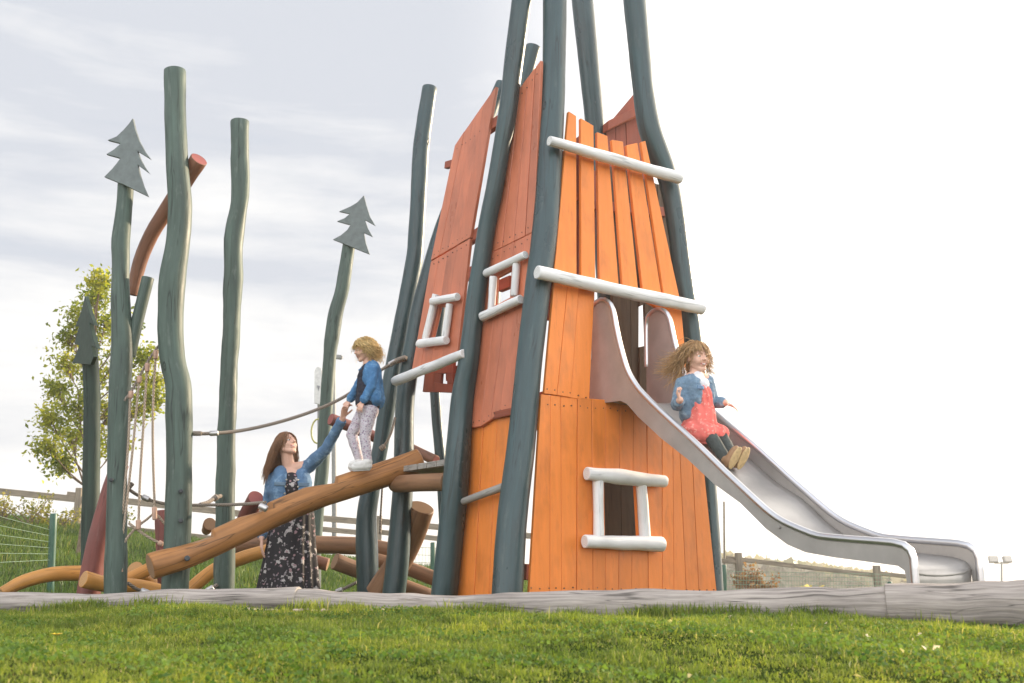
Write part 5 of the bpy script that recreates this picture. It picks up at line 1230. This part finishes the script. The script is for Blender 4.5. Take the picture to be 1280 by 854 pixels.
for q in (-1, 1): B.chain([neckb - gf * .05, neckb + gr_ * .058 * q - Vector((0, 0, .012)), neckb + gf * .07 + gr_ * .055 * q - Vector((0, 0, .05)), neckb + gf * .08 + gr_ * .075 * q - Vector((0, 0, .075))], [.016, .016, .014, .008])
B.build('collar', M['denim_light'], jk, .0035, 1)
mb = MB(); c = chest + gr_ * .075 + gf * .106 + Vector((0, 0, .03)); bar(mb, c - gr_ * .032, c + gr_ * .032, .008, .024); fixn(mb.build('pocket_flap', M['denim_mid'], jk), .003, 1)
# shoes: soles towards the camera
for q, (hip, kn, an) in zip((-1, 1), legs):
    nrm = (SD * .86 + Vector((0, 0, -.30)) + SC * .02).normalized(); toe = (Vector((0, 0, 1)) + SC * .42 * 1 + SD * .15); toe = (toe - nrm * toe.dot(nrm)).normalized(); sd_ = nrm.cross(toe)
    c = an + nrm * .035 + toe * .030
    B = Blob(); B.ell(c - nrm * .004, (sd_ * .034, toe * .078, nrm * .030)); B.cap(an, c - toe * .035, .034, .032); sh = B.build('shoe', M['shoe_brown'], gp, .0035, 2)
    B = Blob(); B.chain([c - toe * .048 + nrm * .024, c + toe * .01 + nrm * .024, c + toe * .05 + nrm * .022], [.020, .021, .022])
    B = Blob(); B.ell(c + nrm * .026, (sd_ * .033, toe * .080, nrm * .011)); so_ = B.build('sole', M['sole'], sh, .0035, 1)
wind = lambda v: (Vector((-1.0, .15, .12)) if mnoise.noise(v * 3.3) > .08 else Vector((-.42, .10, -.85))) if v.x > -.35 else Vector((.38, -.1, -.75))
strands('hair', M['hair_dark_blond'], gp, Hg, 620, lambda v: .25 if v.x > -.35 and v.y < .35 else .17, wind, 6, .0018, .014, 1.0, jitter=.30, stiff=.30, hug=6, loose=.9)
strands('fringe', M['hair_dark_blond'], gp, Hg, 300, .05, lambda v: Hg.u * -1 + Hg.f * .25, 9, .0017, .002, .5, jitter=.05, stiff=.28, only=lambda v: v.y > .45 and v.z > .5)
# ------------------------------------------------------------------ light
SUN_AZ, SUN_EL = R(55), R(17)        # to the right of straight ahead, low
w = bpy.data.worlds.new('World'); scn.world = w; w.use_nodes = True
t = NT(w.node_tree); bg = w.node_tree.nodes['Background']
sky = t.n('ShaderNodeTexSky'); sky.sky_type = 'NISHITA'; sky.sun_disc = False; sky.sun_elevation = SUN_EL; sky.sun_rotation = SUN_AZ
sky.air_density = 1.0; sky.dust_density = 1.5
tc = t.n('ShaderNodeTexCoord'); D = tc.outputs['Generated']
sunv = Vector((math.sin(SUN_AZ) * math.cos(SUN_EL), math.cos(SUN_AZ) * math.cos(SUN_EL), math.sin(SUN_EL)))
dt = t.n('ShaderNodeVectorMath'); dt.operation = 'DOT_PRODUCT'; t.l(D, dt.inputs[0]); dt.inputs[1].default_value = sunv
glow = t.n('ShaderNodeMapRange'); glow.inputs[1].default_value = .56; glow.inputs[2].default_value = .93; glow.interpolation_type = 'SMOOTHSTEP'; t.l(dt.outputs['Value'], glow.inputs[0])
sx = t.n('ShaderNodeSeparateXYZ'); t.l(D, sx.inputs[0])
mp = t.n('ShaderNodeMapping'); mp.inputs['Scale'].default_value = (1.3, 1.3, 5.5); mp.inputs['Rotation'].default_value = (R(4), R(10), 0); mp.inputs['Location'].default_value = (.35, .1, .2); t.l(D, mp.inputs['Vector'])
n1 = noise(t, mp.outputs['Vector'], 1.6, 6, .58, .5)
mp2 = t.n('ShaderNodeMapping'); mp2.inputs['Scale'].default_value = (2.2, 2.2, 14); mp2.inputs['Rotation'].default_value = (0, R(5), 0); t.l(D, mp2.inputs['Vector'])
n2 = noise(t, mp2.outputs['Vector'], 1.5, 5, .6, .4)
low = t.n('ShaderNodeMapRange'); low.inputs[1].default_value = .05; low.inputs[2].default_value = .55; t.l(sx.outputs['Z'], low.inputs[0])   # more grey towards the zenith
greyf = math_(t, 'ADD', math_(t, 'ADD', math_(t, 'MULTIPLY', n1, 1.0), math_(t, 'MULTIPLY', n2, .55)), math_(t, 'MULTIPLY', low.outputs[0], .42))
gr = ramp(t, [(.62, (0,) * 3), (1.0, (1,) * 3)]); t.l(math_(t, 'SUBTRACT', greyf, .12), gr.inputs['Fac'])
cl = mixc(t, gr.outputs['Color'], (5.8, 5.7, 5.5), (3.6, 3.75, 4.08))
cl = mixc(t, glow.outputs[0], cl, (12.5, 11.8, 10.8))
rear = t.n('ShaderNodeMapRange'); rear.inputs[1].default_value = .15; rear.inputs[2].default_value = -.45; rear.inputs[3].default_value = 1.0; rear.inputs[4].default_value = 2.5; t.l(sx.outputs['Y'], rear.inputs[0])   # unseen sky behind the camera brightened to light the tower faces
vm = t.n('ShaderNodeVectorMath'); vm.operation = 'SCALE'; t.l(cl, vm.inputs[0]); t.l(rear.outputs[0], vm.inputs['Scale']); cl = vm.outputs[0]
msk = ramp(t, [(.62, (0,) * 3), (.85, (.30,) * 3)]); t.l(n1, msk.inputs['Fac'])
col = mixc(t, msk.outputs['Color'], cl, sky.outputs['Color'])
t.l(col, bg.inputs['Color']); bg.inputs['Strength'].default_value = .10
sd = bpy.data.lights.new('sun', 'SUN'); sd.energy = 3.4; sd.angle = R(3.0); sd.color = (1, .80, .56)
so = bpy.data.objects.new('sun', sd); COL.objects.link(so); so.location = (20, 20, 12)
so.rotation_euler = (-sunv).to_track_quat('-Z', 'Y').to_euler()
vs = scn.view_settings; vs.view_transform = 'Standard'; vs.look = 'None'; vs.exposure = 1.0; vs.gamma = 1; vs.use_curve_mapping = False
scn.render.engine = 'CYCLES'; scn.cycles.max_bounces = 6; scn.cycles.transparent_max_bounces = 4; scn.cycles.use_denoising = True
